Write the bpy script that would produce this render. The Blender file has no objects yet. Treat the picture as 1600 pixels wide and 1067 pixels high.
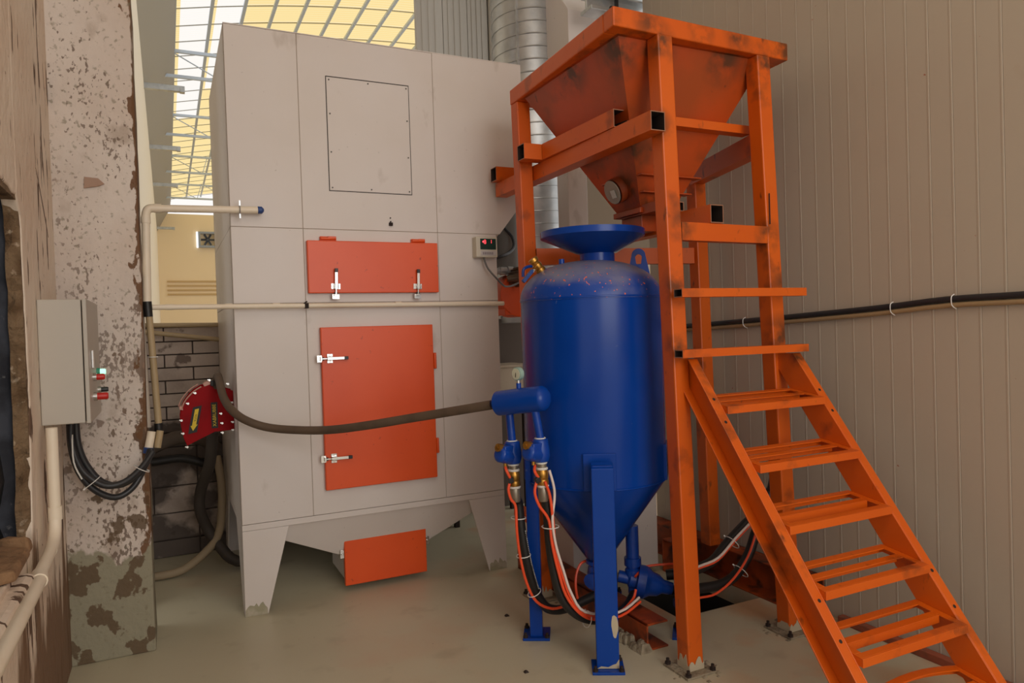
import bpy, bmesh, math, random
from mathutils import Vector, Matrix
random.seed(7)
S = bpy.context.scene
COL = S.collection
# ---------------------------------------------------------------- camera
cam = bpy.data.cameras.new('camera'); cam.sensor_width = 36.0; cam.sensor_fit = 'HORIZONTAL'
F = 1122.1133; cam.lens = 36.0 * F / 1600.0; cam.clip_start = .05; cam.clip_end = 200
camo = bpy.data.objects.new('camera', cam); COL.objects.link(camo)
R = ((.90075, -.03649, .43281), (-.43315, -.00133, .90132), (-.03231, -.99933, -.01700))
def _ortho(R):
    x = Vector((R[0][0], R[1][0], R[2][0])).normalized()
    f = Vector((R[0][2], R[1][2], R[2][2])); f = (f - x * f.dot(x)).normalized()
    d = f.cross(x)
    return x, d, f
_x, _d, _f = _ortho(R)
camo.matrix_world = Matrix(((_x.x, -_d.x, -_f.x, 0), (_x.y, -_d.y, -_f.y, 0), (_x.z, -_d.z, -_f.z, 1.5), (0, 0, 0, 1)))
S.camera = camo
# ---------------------------------------------------------------- light
W = bpy.data.worlds.new('sky'); S.world = W; W.use_nodes = True
bg = W.node_tree.nodes['Background']; bg.inputs[0].default_value = (1.0, .97, .935, 1); bg.inputs[1].default_value = 1.0
def area(name, loc, aim, sx, sy, power, col):
    l = bpy.data.lights.new(name, 'AREA'); l.shape = 'RECTANGLE'; l.size = sx; l.size_y = sy; l.energy = power; l.color = col
    o = bpy.data.objects.new(name, l); COL.objects.link(o); o.location = loc
    o.rotation_euler = (Vector(aim) - Vector(loc)).to_track_quat('-Z', 'Y').to_euler(); return o
area('doorway_daylight', (1.5, -3.6, 2.7), (1.2, 4.0, 1.5), 3.2, 3.0, 116, (1, .96, .925))  # unseen lamp added behind the camera to light the fronts
area('rooflight', (1.0, .6, 4.9), (1.2, 2.0, 0), 3.0, 3.2, 32, (1, .95, .89))  # unseen lamp added overhead to make up for the blocked sky
vs = S.view_settings; vs.view_transform = 'Standard'; vs.look = 'None'; vs.gamma = 1; vs.use_curve_mapping = False
vs.exposure = 0.0

# ---------------------------------------------------------------- materials
def lin(c):
    c = c / 255.0
    return c / 12.92 if c <= .04045 else ((c + .055) / 1.055) ** 2.4
def rgb(r, g, b): return (lin(r), lin(g), lin(b), 1)
def mat(name, col, rough=.5, metal=0.0, layers=(), bump=None, coat=0.0, spec=.5, spots=()):
    """layers: (scale, lo, hi, colour, strength, stretch, detail) noise masks mixed over the base colour; plain wear of the paint itself."""
    m = bpy.data.materials.new(name); m.use_nodes = True
    nt = m.node_tree; b = nt.nodes['Principled BSDF']
    b.inputs['Roughness'].default_value = rough; b.inputs['Metallic'].default_value = metal
    b.inputs['Specular IOR Level'].default_value = spec
    if coat: b.inputs['Coat Weight'].default_value = coat; b.inputs['Coat Roughness'].default_value = .12
    tc = nt.nodes.new('ShaderNodeTexCoord')
    geo = nt.nodes.new('ShaderNodeNewGeometry')
    cur = nt.nodes.new('ShaderNodeRGB').outputs[0]; cur.default_value = col
    for i, L in enumerate(layers):
        sc, lo, hi, c, st = L[:5]; stretch = L[5] if len(L) > 5 else (1, 1, 1); det = L[6] if len(L) > 6 else 5
        zr = L[7] if len(L) > 7 else None
        mp = nt.nodes.new('ShaderNodeMapping'); mp.inputs['Scale'].default_value = stretch
        mp.inputs['Location'].default_value = (i * 3.1, i * 1.7, i * .9)
        nt.links.new(geo.outputs['Position'], mp.inputs[0])
        n = nt.nodes.new('ShaderNodeTexNoise'); n.inputs['Scale'].default_value = sc; n.inputs['Detail'].default_value = det
        nt.links.new(mp.outputs[0], n.inputs['Vector'])
        mr = nt.nodes.new('ShaderNodeMapRange'); mr.inputs[1].default_value = lo; mr.inputs[2].default_value = hi
        mr.inputs[3].default_value = 0; mr.inputs[4].default_value = st
        src = n.outputs[0]
        if zr:      # the worn patch belongs to one stretch of the thing: (axis, from, to) adds to the mask there
            sx = nt.nodes.new('ShaderNodeSeparateXYZ'); nt.links.new(geo.outputs['Position'], sx.inputs[0])
            m2 = nt.nodes.new('ShaderNodeMapRange'); m2.inputs[1].default_value = zr[1]; m2.inputs[2].default_value = zr[2]
            m2.inputs[3].default_value = 0; m2.inputs[4].default_value = zr[3] if len(zr) > 3 else .5
            nt.links.new(sx.outputs[zr[0]], m2.inputs[0])
            ad = nt.nodes.new('ShaderNodeMath'); ad.operation = 'ADD'
            nt.links.new(src, ad.inputs[0]); nt.links.new(m2.outputs[0], ad.inputs[1]); src = ad.outputs[0]
        cl = L[8] if len(L) > 8 else None
        if cl:      # wear comes in clusters
            n2 = nt.nodes.new('ShaderNodeTexNoise'); n2.inputs['Scale'].default_value = cl[0]; n2.inputs['Detail'].default_value = 3
            nt.links.new(mp.outputs[0], n2.inputs['Vector'])
            ma_ = nt.nodes.new('ShaderNodeMath'); ma_.operation = 'MULTIPLY_ADD'; ma_.inputs[1].default_value = cl[1]; ma_.inputs[2].default_value = -.5 * cl[1]
            nt.links.new(n2.outputs[0], ma_.inputs[0])
            ad = nt.nodes.new('ShaderNodeMath'); ad.operation = 'ADD'; nt.links.new(src, ad.inputs[0]); nt.links.new(ma_.outputs[0], ad.inputs[1]); src = ad.outputs[0]
        nt.links.new(src, mr.inputs[0])
        mx = nt.nodes.new('ShaderNodeMix'); mx.data_type = 'RGBA'
        nt.links.new(mr.outputs[0], mx.inputs[0]); nt.links.new(cur, mx.inputs[6]); mx.inputs[7].default_value = c
        cur = mx.outputs[2]
    if spots:       # paint burnt and sooted round the welds
        acc = None
        for x, y, z, r in spots:
            d = nt.nodes.new('ShaderNodeVectorMath'); d.operation = 'DISTANCE'; d.inputs[1].default_value = (x, y, z); nt.links.new(geo.outputs['Position'], d.inputs[0])
            q = nt.nodes.new('ShaderNodeMapRange'); q.inputs[1].default_value = r; q.inputs[2].default_value = r * .25; q.inputs[3].default_value = 0; q.inputs[4].default_value = 1
            nt.links.new(d.outputs['Value'], q.inputs[0])
            if acc is None: acc = q.outputs[0]
            else:
                x_ = nt.nodes.new('ShaderNodeMath'); x_.operation = 'MAXIMUM'; nt.links.new(acc, x_.inputs[0]); nt.links.new(q.outputs[0], x_.inputs[1]); acc = x_.outputs[0]
        n = nt.nodes.new('ShaderNodeTexNoise'); n.inputs['Scale'].default_value = 14; n.inputs['Detail'].default_value = 6; nt.links.new(geo.outputs['Position'], n.inputs['Vector'])
        q = nt.nodes.new('ShaderNodeMapRange'); q.inputs[1].default_value = .36; q.inputs[2].default_value = .58; nt.links.new(n.outputs[0], q.inputs[0])
        x_ = nt.nodes.new('ShaderNodeMath'); x_.operation = 'MULTIPLY'; nt.links.new(acc, x_.inputs[0]); nt.links.new(q.outputs[0], x_.inputs[1])
        y_ = nt.nodes.new('ShaderNodeMath'); y_.operation = 'MULTIPLY'; y_.inputs[1].default_value = .85; nt.links.new(x_.outputs[0], y_.inputs[0])
        mx = nt.nodes.new('ShaderNodeMix'); mx.data_type = 'RGBA'; nt.links.new(y_.outputs[0], mx.inputs[0]); nt.links.new(cur, mx.inputs[6]); mx.inputs[7].default_value = rgb(62, 44, 24); cur = mx.outputs[2]
    nt.links.new(cur, b.inputs['Base Color'])
    if bump:
        n = nt.nodes.new('ShaderNodeTexNoise'); n.inputs['Scale'].default_value = bump[0]; n.inputs['Detail'].default_value = 6
        nt.links.new(geo.outputs['Position'], n.inputs['Vector'])
        bp = nt.nodes.new('ShaderNodeBump'); bp.inputs['Strength'].default_value = bump[1]; bp.inputs['Distance'].default_value = bump[2]
        nt.links.new(n.outputs[0], bp.inputs['Height']); nt.links.new(bp.outputs[0], b.inputs['Normal'])
    return m
def emit(name, col, st):
    m = bpy.data.materials.new(name); m.use_nodes = True; b = m.node_tree.nodes['Principled BSDF']
    b.inputs['Base Color'].default_value = col; b.inputs['Emission Color'].default_value = col; b.inputs['Emission Strength'].default_value = st
    return m
def translucent(name, col, stripe):
    m = bpy.data.materials.new(name); m.use_nodes = True; nt = m.node_tree
    nt.nodes.clear(); o = nt.nodes.new('ShaderNodeOutputMaterial'); t = nt.nodes.new('ShaderNodeBsdfTranslucent')
    geo = nt.nodes.new('ShaderNodeNewGeometry'); wv = nt.nodes.new('ShaderNodeTexWave'); wv.bands_direction = 'Y'
    wv.inputs['Scale'].default_value = 3.2; wv.inputs['Distortion'].default_value = .6
    nt.links.new(geo.outputs['Position'], wv.inputs[0])
    mx = nt.nodes.new('ShaderNodeMix'); mx.data_type = 'RGBA'; mx.inputs[6].default_value = col; mx.inputs[7].default_value = stripe
    nt.links.new(wv.outputs[0], mx.inputs[0]); nt.links.new(mx.outputs[2], t.inputs[0]); nt.links.new(t.outputs[0], o.inputs[0])
    return m

CREAM = mat('cream_painted_steel', rgb(218, 209, 203), .42, 0, [(1.6, .35, .75, rgb(208, 196, 184), .6), (7, .66, .74, rgb(168, 152, 136), .35, (1, 1, .5)), (45, .70, .76, rgb(120, 108, 96), .45)], (3, .05, .01))
CREAMDARK = mat('cream_foot_wear', rgb(158, 152, 126), .8, 0, [(14, .45, .6, rgb(186, 174, 156), .8)])
DOOR = mat('orange_door_paint', rgb(232, 84, 18), .38, 0, [(2.2, .4, .75, rgb(216, 70, 12), .6), (26, .69, .74, rgb(150, 38, 12), .6)])
ORG = mat('orange_frame_paint', rgb(210, 93, 10), .42, 0, [(2.6, .42, .72, rgb(202, 80, 6), .7), (5, .60, .72, rgb(104, 48, 18), .75), (17, .66, .74, rgb(62, 36, 20), .7, (1, 1, .5))], (9, .06, .01), 0, .5, [(1.98,2.45,1.66,.11),(1.97,2.45,1.40,.10),(2.66,2.5,1.68,.11),(2.64,2.5,1.43,.13),(1.95,2.5,2.72,.12),(2.56,2.53,2.70,.14),(2.70,2.54,2.79,.16),(1.90,2.55,2.79,.10),(2.04,2.5,1.93,.09),(2.56,2.54,1.90,.10),(1.93,2.48,2.36,.09),(1.82,3.5,2.44,.10),(2.20,2.52,2.80,.09),(2.42,2.53,2.82,.10),(2.86,3.3,.25,.12),(2.05,2.36,1.30,.08),(2.62,2.4,1.33,.07)])
ORGH = mat('orange_hopper_paint', rgb(186, 68, 10), .40, 0, [(1.8, .40, .62, rgb(150, 66, 20), .85), (3.6, .54, .72, rgb(90, 50, 20), .85), (20, .66, .74, rgb(52, 32, 18), .6)], (6, .08, .01), 0, .5, [(2.0,2.6,2.74,.14),(2.4,2.6,2.74,.16),(2.62,2.6,2.72,.16),(1.81,2.62,2.72,.20),(1.82,3.0,2.74,.14),(2.035,2.92,2.17,.13),(2.0,2.75,2.3,.12),(2.14,2.88,2.10,.12)])
STEEL_EDGE = mat('bare_cut_edge', rgb(150, 104, 78), .55, .1)
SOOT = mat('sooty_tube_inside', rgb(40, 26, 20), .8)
BLUE = mat('blue_tank_paint', rgb(8, 62, 150), .24, 0, [(2.0, .4, .75, rgb(4, 50, 132), .7), (30, .72, .76, rgb(120, 130, 160), .3)], (2.5, .05, .01), .0, .28)
BLUETOP = mat('blue_tank_paint_dusty', rgb(8, 62, 150), .34, 0, [(5, .50, .85, rgb(132, 130, 144), .8, (1, 1, 1), 5, (2, 1.68, 1.80, .48)), (60, .68, .70, rgb(228, 112, 54), .9, (1, 1, 1), 2)], (2.5, .05, .01), .0, .3)
BLUEFIT = mat('blue_fitting_paint', rgb(12, 64, 156), .32, 0, [(9, .5, .75, rgb(8, 42, 110), .8)], (25, .15, .01), .0, .45)
CHIP = mat('chipped_primer', rgb(186, 172, 146), .8)
BRASS = mat('brass', rgb(190, 140, 62), .34, .8, [(20, .5, .7, rgb(120, 84, 36), .6)])
CHROME = mat('chrome_steel', rgb(210, 208, 204), .2, .95)
GALV = mat('galvanised_sheet', rgb(196, 198, 198), .33, .75, [(9, .4, .7, rgb(160, 163, 166), .7)])
TAPE = mat('white_thread_tape', rgb(225, 222, 214), .6)
BLACKRUB = mat('black_rubber', rgb(30, 28, 27), .48)
BLACKCAB = mat('black_cable', rgb(40, 40, 42), .42)
HOSE = mat('dusty_brown_hose', rgb(96, 78, 62), .65, 0, [(8, .45, .7, rgb(76, 60, 47), .8)], (60, .1, .004))
ORTUBE = mat('orange_air_tube', rgb(240, 84, 44), .35)
WHTUBE = mat('white_air_tube', rgb(226, 210, 200), .4)
TIE = mat('white_cable_tie', rgb(228, 226, 220), .5)
PVC = mat('cream_plastic_conduit', rgb(238, 224, 202), .42, 0, [(4, .5, .75, rgb(222, 202, 172), .6)])
PVCG = mat('khaki_conduit', rgb(176, 154, 118), .5, 0, [(5, .5, .75, rgb(150, 128, 94), .6)])
BOXP = mat('grey_beige_powder_coat', rgb(188, 180, 168), .45, 0, [(2, .4, .7, rgb(180, 172, 160), .5)])
REDP = mat('red_blower_paint', rgb(150, 0, 8), .5, 0, [(6, .5, .75, rgb(116, 0, 6), .7)], None, 0, .12)
BLUEPL = mat('blue_plastic', rgb(40, 70, 130), .5)
REARB = mat('rear_beige_wall', rgb(178, 160, 138), .7)
ORGD = mat('sooty_orange_channel', rgb(176, 72, 16), .55, 0, [(4, .40, .60, rgb(104, 44, 16), .85), (9, .52, .66, rgb(40, 26, 18), .85)])
GREYPAN = mat('grey_profiled_sheet', rgb(190, 186, 178), .45)
WALLP = mat('beige_sandwich_panel', rgb(184, 172, 154), .5, 0, [(.9, .35, .7, rgb(182, 163, 143), .5), (38, .735, .76, rgb(150, 60, 28), .8), (3.5, .7, .8, rgb(170, 150, 128), .5)])
RUSTRAIL = mat('rust_red_floor_rail', rgb(150, 78, 52), .75, 0, [(14, .5, .7, rgb(110, 70, 52), .8)])
FLOOR = mat('painted_concrete_floor', rgb(198, 190, 164), .42, 0, [(.8, .35, .65, rgb(188, 180, 154), .8), (1.9, .58, .76, rgb(196, 158, 130), .45), (2.2, .74, .90, rgb(198, 142, 96), .65, (1, 1, 1), 5, (0, 1.5, 2.4, .27)), (5.5, .60, .74, rgb(166, 156, 130), .5), (55, .72, .75, rgb(86, 72, 56), .7)], (2.2, .12, .02))
PIT = mat('dark_oily_pit', rgb(34, 30, 26), .75)
PLASTER = mat('flaking_plaster', rgb(216, 204, 194), .85, 0, [
    (2.2, .4, .7, rgb(202, 184, 170), .8),
    (9, .60, .72, rgb(164, 146, 130), .6, (1, 1, .6)),
    (4.2, .775, .795, rgb(116, 82, 54), .95, (1, 1, .7), 8, (2, 1.7, .9, .10)), (3.4, .82, .85, rgb(112, 78, 48), .95, (1, 1, .6), 7, (0, -.15, -.10, .40)),
    (60, .68, .72, rgb(88, 64, 46), .75, (1, 1, .6), 5, (2, 2.0, 1.1, .07), (2.6, .7)), (15, .70, .72, rgb(96, 68, 44), .95, (1, 1, .6), 6, (2, 2.3, 1.0, .05), (2.2, .6)), (1.3, .5, .62, rgb(186, 172, 162), .7, (1, 1, .35)),
    (11, .76, .78, rgb(108, 74, 46), .95, (1, 1, .6), 6, (0, -.19, -.10, .27), (3, .3)),
    (2.0, .93, .95, rgb(150, 144, 122), 1, (1.6, 1.0, .9), 9, (2, 1.22, .34, .62)), (40, .60, .70, rgb(126, 118, 96), .6, (1, 1, 1), 4),
    (9, .78, .80, rgb(98, 78, 56), .9, (1, 1, .8), 8, (2, .9, .5, .20), (2.5, .5))], (22, .4, .02))
PLASTERW = mat('old_wall_plaster', rgb(228, 212, 194), .88, 0, [
    (2.0, .4, .7, rgb(216, 192, 170), .8),
    (9, .655, .675, rgb(88, 60, 40), .95, (1, 2.4, .4), 6, (2, 1.6, .5, .06), (1.6, .5)),
    (2.6, .72, .82, rgb(122, 92, 66), .95, (1, 2.2, .45), 7, (2, .95, .30, .42)),
    (30, .70, .74, rgb(110, 84, 60), .8)], (16, .5, .02))
RUBBLE = mat('broken_brick_reveal', rgb(128, 104, 78), .95, 0, [(9, .45, .65, rgb(92, 68, 44), .9), (30, .62, .7, rgb(190, 170, 146), .7)], (24, .9, .04))
TARP = mat('dark_blue_grey_sheet', rgb(66, 68, 76), .85, 0, [(7, .44, .62, rgb(34, 34, 40), .9), (22, .68, .74, rgb(130, 126, 124), .7)], (8, .6, .04))
BRICK = mat('limewashed_brick', rgb(190, 174, 162), .9, 0, [(3, .45, .65, rgb(152, 136, 124), .8), (4.5, .64, .67, rgb(108, 92, 82), .85), (2.2, .64, .70, rgb(74, 64, 58), .9, (1, 1, 1), 6, (2, 1.15, .85, .18))], (18, .5, .02))
MORTAR = mat('dark_mortar', rgb(86, 74, 66), .95)
HALLW = mat('hall_wall_cream', rgb(238, 218, 186), .8)
HALLS = mat('hall_side_wall_cream', rgb(225, 214, 196), .7)
SOFF = mat('hall_soffit_grey', rgb(146, 138, 124), .6)
TRUSS = mat('blue_grey_truss_paint', rgb(196, 208, 224), .5, .1)
PURL = mat('grey_purlin', rgb(150, 146, 134), .5, .1)
YELLOW = translucent('yellow_roof_sheet', (.98, .76, .34, 1), (.99, .84, .46, 1))
BLOWNOUT = translucent('clear_roof_sheet', (1, 1, 1, 1), (1, .99, .96, 1))  # whiter colour stands in for overexposed light on the roof
BLACKPL = mat('black_plastic', rgb(28, 28, 30), .4)
LABELB = mat('black_label', rgb(26, 24, 22), .6)
YEL = mat('yellow_print', rgb(222, 190, 46), .6)
GREENPCB = mat('dark_green_display', rgb(24, 58, 48), .3)
REDBTN = mat('red_button', rgb(190, 30, 22), .4)
LEDR = emit('red_led', (1, .06, .08, 1), 2.2)
LEDG = emit('green_lamp', (.45, 1, .72, 1), 1.0)
GAUGEF = mat('gauge_dial_face', rgb(214, 214, 190), .4)
GAUGEB = mat('gauge_case_pale_green', rgb(150, 176, 164), .4)
GLASSY = mat('sight_glass_grey', rgb(146, 142, 128), .25)
FANB = mat('fan_blue_grey', rgb(150, 160, 178), .5)
WINDOW = emit('daylit_window_strip', (.85, .93, 1, 1), 1.2)
BROWNP = mat('brown_broken_stone', rgb(146, 112, 80), .9, 0, [(6, .45, .65, rgb(112, 84, 58), .9)], (20, .6, .03))
DUSTY = mat('concrete_mortar_blob', rgb(150, 138, 116), .95, 0, [(20, .5, .7, rgb(100, 86, 68), .8)], (40, .8, .02))

# ---------------------------------------------------------------- mesh helpers
class MB:
    def __init__(s): s.bm = bmesh.new(); s.mi = 0; s.smooth = False
    def face(s, vs):
        try: f = s.bm.faces.new(vs)
        except ValueError: return
        f.material_index = s.mi; f.smooth = s.smooth; return f
    def v(s, p): return s.bm.verts.new(Vector(p))
    def hexa(s, p):           # p: 4 bottom then 4 top, same order round
        v = [s.v(q) for q in p]
        for f in ((3, 2, 1, 0), (4, 5, 6, 7), (0, 1, 5, 4), (1, 2, 6, 5), (2, 3, 7, 6), (3, 0, 4, 7)): s.face([v[i] for i in f])
        return s
    def box(s, x0, x1, y0, y1, z0, z1):
        return s.hexa([(x0, y0, z0), (x1, y0, z0), (x1, y1, z0), (x0, y1, z0), (x0, y0, z1), (x1, y0, z1), (x1, y1, z1), (x0, y1, z1)])
    def obox(s, c, ax, ay, az, hx, hy, hz):   # oriented box
        c, ax, ay, az = map(Vector, (c, ax, ay, az))
        q = []
        for k in (-1, 1):
            for i, j in ((-1, -1), (1, -1), (1, 1), (-1, 1)): q.append(c + ax * hx * i + ay * hy * j + az * hz * k)
        return s.hexa(q)
    def prism(s, pts, d):
        d = Vector(d); a = [s.v(p) for p in pts]; b = [s.v(Vector(p) + d) for p in pts]; n = len(a)
        s.face(a[::-1]); s.face(b)
        for i in range(n): s.face([a[i], a[(i + 1) % n], b[(i + 1) % n], b[i]])
        return s
    def sqtube(s, p0, p1, up, w, h, t=.005):    # hollow square tube, open ends
        p0, p1, up = Vector(p0), Vector(p1), Vector(up).normalized(); d = (p1 - p0).normalized(); sd = d.cross(up).normalized(); up = sd.cross(d)
        rings = []
        for p, in ((p0,), (p1,)):
            for k in (0, 1):
                a, b = w / 2 - t * k, h / 2 - t * k
                rings.append([s.v(p + sd * a * i + up * b * j) for i, j in ((-1, -1), (1, -1), (1, 1), (-1, 1))])
        o0, i0, o1, i1 = rings
        mi = s.mi
        for k in range(4):
            n = (k + 1) % 4
            s.mi = mi; s.face([o0[k], o0[n], o1[n], o1[k]])
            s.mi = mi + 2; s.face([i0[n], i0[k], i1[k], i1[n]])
            s.mi = mi + 1; s.face([o0[n], o0[k], i0[k], i0[n]]); s.face([o1[k], o1[n], i1[n], i1[k]])
        s.mi = mi
        return s
    def ring(s, c, u, v, r, n): return [s.v(c + u * (r * math.cos(2 * math.pi * i / n)) + v * (r * math.sin(2 * math.pi * i / n))) for i in range(n)]
    def lathe(s, base, axis, prof, n=24, cap=True):   # prof: (radius, height)
        base, axis = Vector(base), Vector(axis).normalized()
        u = axis.orthogonal().normalized(); v = axis.cross(u); prev = None; sm = s.smooth; s.smooth = True
        first = None
        for r, h in prof:
            c = s.ring(base + axis * h, u, v, max(r, 1e-4), n)
            if prev:
                for i in range(n): s.face([prev[i], prev[(i + 1) % n], c[(i + 1) % n], c[i]])
            else: first = c
            prev = c
        s.smooth = False
        if cap: s.face(first[::-1]); s.face(prev)
        s.smooth = sm; return s
    def cyl(s, p0, p1, r, n=14, r1=None):
        p0, p1 = Vector(p0), Vector(p1); return s.lathe(p0, p1 - p0, [(r, 0), (r if r1 is None else r1, (p1 - p0).length)], n)
    def tube(s, pts, r, n=10, sub=4):
        pts = [Vector(p) for p in pts]; P = []
        if sub > 1 and len(pts) > 2:
            for i in range(len(pts) - 1):
                a, b, c, d = pts[max(i - 1, 0)], pts[i], pts[i + 1], pts[min(i + 2, len(pts) - 1)]
                for k in range(sub):
                    t = k / sub
                    P.append(.5 * ((2 * b) + (c - a) * t + (2 * a - 5 * b + 4 * c - d) * t * t + (3 * b - a - 3 * c + d) * t ** 3))
            P.append(pts[-1])
        else: P = pts
        up = None; prev = None; sm = s.smooth; s.smooth = True; first = None
        for i, p in enumerate(P):
            d = (P[min(i + 1, len(P) - 1)] - P[max(i - 1, 0)]).normalized()
            up = d.orthogonal().normalized() if up is None else (up - d * up.dot(d)).normalized()
            c = s.ring(p, up, d.cross(up), r, n)
            if prev:
                for k in range(n): s.face([prev[k], prev[(k + 1) % n], c[(k + 1) % n], c[k]])
            else: first = c
            prev = c
        s.smooth = False; s.face(first[::-1]); s.face(prev); s.smooth = sm
        return s
    def build(s, name, mats, parent=None, bev=0, fixn=True):
        if fixn: bmesh.ops.recalc_face_normals(s.bm, faces=s.bm.faces)
        off = Vector((0, 0, 0)); p = parent
        while p is not None: off += p.location; p = p.parent
        if off.length: bmesh.ops.translate(s.bm, verts=s.bm.verts, vec=-off)
        me = bpy.data.meshes.new(name); s.bm.to_mesh(me); s.bm.free()
        if any(p.use_smooth for p in me.polygons): me.set_sharp_from_angle(angle=.7)
        for m in (mats if isinstance(mats, (list, tuple)) else [mats]): me.materials.append(m)
        o = bpy.data.objects.new(name, me); COL.objects.link(o); o.parent = parent
        if bev:
            b = o.modifiers.new('bevel', 'BEVEL'); b.width = bev; b.segments = 2; b.limit_method = 'ANGLE'; b.angle_limit = .6
        return o
def each(mb, name, mats, parent, bev=0):
    bm = mb.bm; bmesh.ops.recalc_face_normals(bm, faces=bm.faces); bm.verts.ensure_lookup_table(); bm.verts.index_update()
    comp = [-1] * len(bm.verts); n = 0
    for v0 in bm.verts:
        if comp[v0.index] >= 0: continue
        st = [v0]; comp[v0.index] = n
        while st:
            v = st.pop()
            for e in v.link_edges:
                w = e.other_vert(v)
                if comp[w.index] < 0: comp[w.index] = n; st.append(w)
        n += 1
    out = []
    for c in range(n):
        q = MB(); mp = {}
        for v in bm.verts:
            if comp[v.index] == c: mp[v.index] = q.bm.verts.new(v.co)
        for f in bm.faces:
            if comp[f.verts[0].index] == c:
                nf = q.bm.faces.new([mp[v.index] for v in f.verts]); nf.smooth = f.smooth; nf.material_index = f.material_index
        out.append(q.build(name, mats, parent, bev))
    bm.free(); return out
def thing(name, label, cat, loc, group=None):
    o = bpy.data.objects.new(name, None); COL.objects.link(o); o.location = loc; o.empty_display_size = .1
    o['label'] = label; o['category'] = cat
    if group: o['group'] = group
    return o
def tag(o, label, cat, group=None):
    o['label'] = label; o['category'] = cat
    if group: o['group'] = group
    return o
def struct(o): o['kind'] = 'structure'; return o
def piece(src, name, parent, loc=(0, 0, 0), rot=None, scale=None, mats=None):   # copy sharing mesh data
    c = src.copy(); COL.objects.link(c); c.name = name; c.parent = parent; c.location = loc
    if rot: c.rotation_euler = rot
    if scale: c.scale = scale
    return c
def text(name, body, size, mtx, m, parent, ext=.0006):
    cu = bpy.data.curves.new(name, 'FONT'); cu.body = body; cu.size = size; cu.extrude = ext; cu.align_x = 'CENTER'; cu.align_y = 'CENTER'
    t = bpy.data.objects.new(name + '_src', cu); COL.objects.link(t)
    bpy.context.view_layer.update()
    me = bpy.data.meshes.new_from_object(t.evaluated_get(bpy.context.evaluated_depsgraph_get()))
    bpy.data.objects.remove(t); bpy.data.curves.remove(cu)
    off = Vector((0, 0, 0)); p = parent
    while p is not None: off += p.location; p = p.parent
    me.transform(Matrix.Translation(-off) @ mtx); me.materials.clear(); me.materials.append(m)
    o = bpy.data.objects.new(name, me); COL.objects.link(o); o.parent = parent; return o
def frame_mtx(o, ax, ay):
    ax, ay = Vector(ax).normalized(), Vector(ay).normalized(); az = ax.cross(ay)
    return Matrix(((ax.x, ay.x, az.x, o[0]), (ax.y, ay.y, az.y, o[1]), (ax.z, ay.z, az.z, o[2]), (0, 0, 0, 1)))

# ================================================================ SETTING
# floor, with the pick-up pit left open between the tower's legs
fl = MB()
PX0, PX1, PY0, PY1 = 2.30, 2.85, 2.93, 3.50
fl.box(-1.5, PX0, -4, 8, -.1, 0); fl.box(PX1, 4.5, -4, 8, -.1, 0); fl.box(PX0, PX1, -4, PY0, -.1, 0); fl.box(PX0, PX1, PY1, 8, -.1, 0)
fl.box(-1.5, 14, 8, 36, -.1, 0)
floor = struct(fl.build('floor', FLOOR))
p = MB(); p.box(PX0 - .03, PX1 + .03, PY0 - .03, PY1 + .03, -.42, -.40); p.box(PX0 - .03, PX0, PY0, PY1, -.4, -.1); p.box(PX1, PX1 + .03, PY0, PY1, -.4, -.1)
p.box(PX0, PX1, PY0 - .03, PY0, -.4, -.1); p.box(PX0, PX1, PY1, PY1 + .03, -.4, -.1)
p.build('pit', PIT, floor)

# right wall of ribbed sandwich panel
WX = 2.98
wr = MB(); wr.box(WX + .015, WX + .10, -4, 4.0, 0, 4.9)
wall_r = struct(wr.build('wall_right', WALLP))
s0 = MB(); w_ = .0985
s0.prism([(0, .0, 0), (0, .006, 0), (-.0, .006, 0)], (0, 0, 0)) if False else None
s0.hexa([(.0, 0, 0), (.016, 0, 0), (.016, w_, 0), (.0, w_, 0), (.0, 0, 4.9), (.016, 0, 4.9), (.016, w_, 4.9), (.0, w_, 4.9)])
s0.hexa([(-.0009, .002, 0), (.0, -.0, 0), (.0, .012, 0), (-.0009, .008, 0), (-.0009, .002, 4.9), (.0, -.0, 4.9), (.0, .012, 4.9), (-.0009, .008, 4.9)])
strip = s0.build('panel', WALLP, wall_r, .0008); strip.location = (WX, 3.90, 0)
for k in range(1, 52): piece(strip, 'panel', wall_r, (WX, 3.90 - .1 * k, 0))
rl = MB()
for a, b in ((.6, 2.50), (2.72, 2.84)): rl.box(WX - .045, WX - .004, a, b, 0, .035)
struct(rl.build('trim_1', RUSTRAIL, None, .004))

nr = MB(); nr.box(-.9, 3.2, -4, 5.8, 5.0, 5.08); nr.box(1.95, 4.6, 5.8, 6.3, 5.0, 5.08); nr.box(3.2, 4.6, 4.0, 5.8, 5.0, 5.08); struct(nr.build('ceiling_bay', HALLS))  # out-of-view slabs added to hold back sky light over the bay
# left wall with the broken window opening
wl = MB(); rnd = random.Random(3)
X0, X1 = -.50, -.45
def jag(a, b, n, amp, fix=True):
    out = []
    for i in range(n + 1):
        t = i / n; e = 0 if i in (0, n) else amp
        out.append((a[0] + (b[0] - a[0]) * t + rnd.uniform(-e, e), a[1] + (b[1] - a[1]) * t + rnd.uniform(-e, e)))
    return out
pier = [(3.90, 0), (3.90, 5.0), (2.98, 5.0)] + jag((2.98, 2.02), (3.04, 1.96), 3, .006) + jag((3.04, 1.96), (3.075, 1.3), 16, .010)[1:] + jag((3.075, 1.3), (3.0, .80), 10, .010)[1:] + [(2.98, 0)]
wl.prism([(X1, y, z) for y, z in pier], (X0 - X1, 0, 0))
lint = [(2.98, 5.0), (-4, 5.0), (-4, 2.02)] + jag((-4, 2.02), (2.72, 2.03), 20, .01)[1:] + jag((2.72, 2.03), (2.98, 2.02), 4, .008)[1:]
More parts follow.
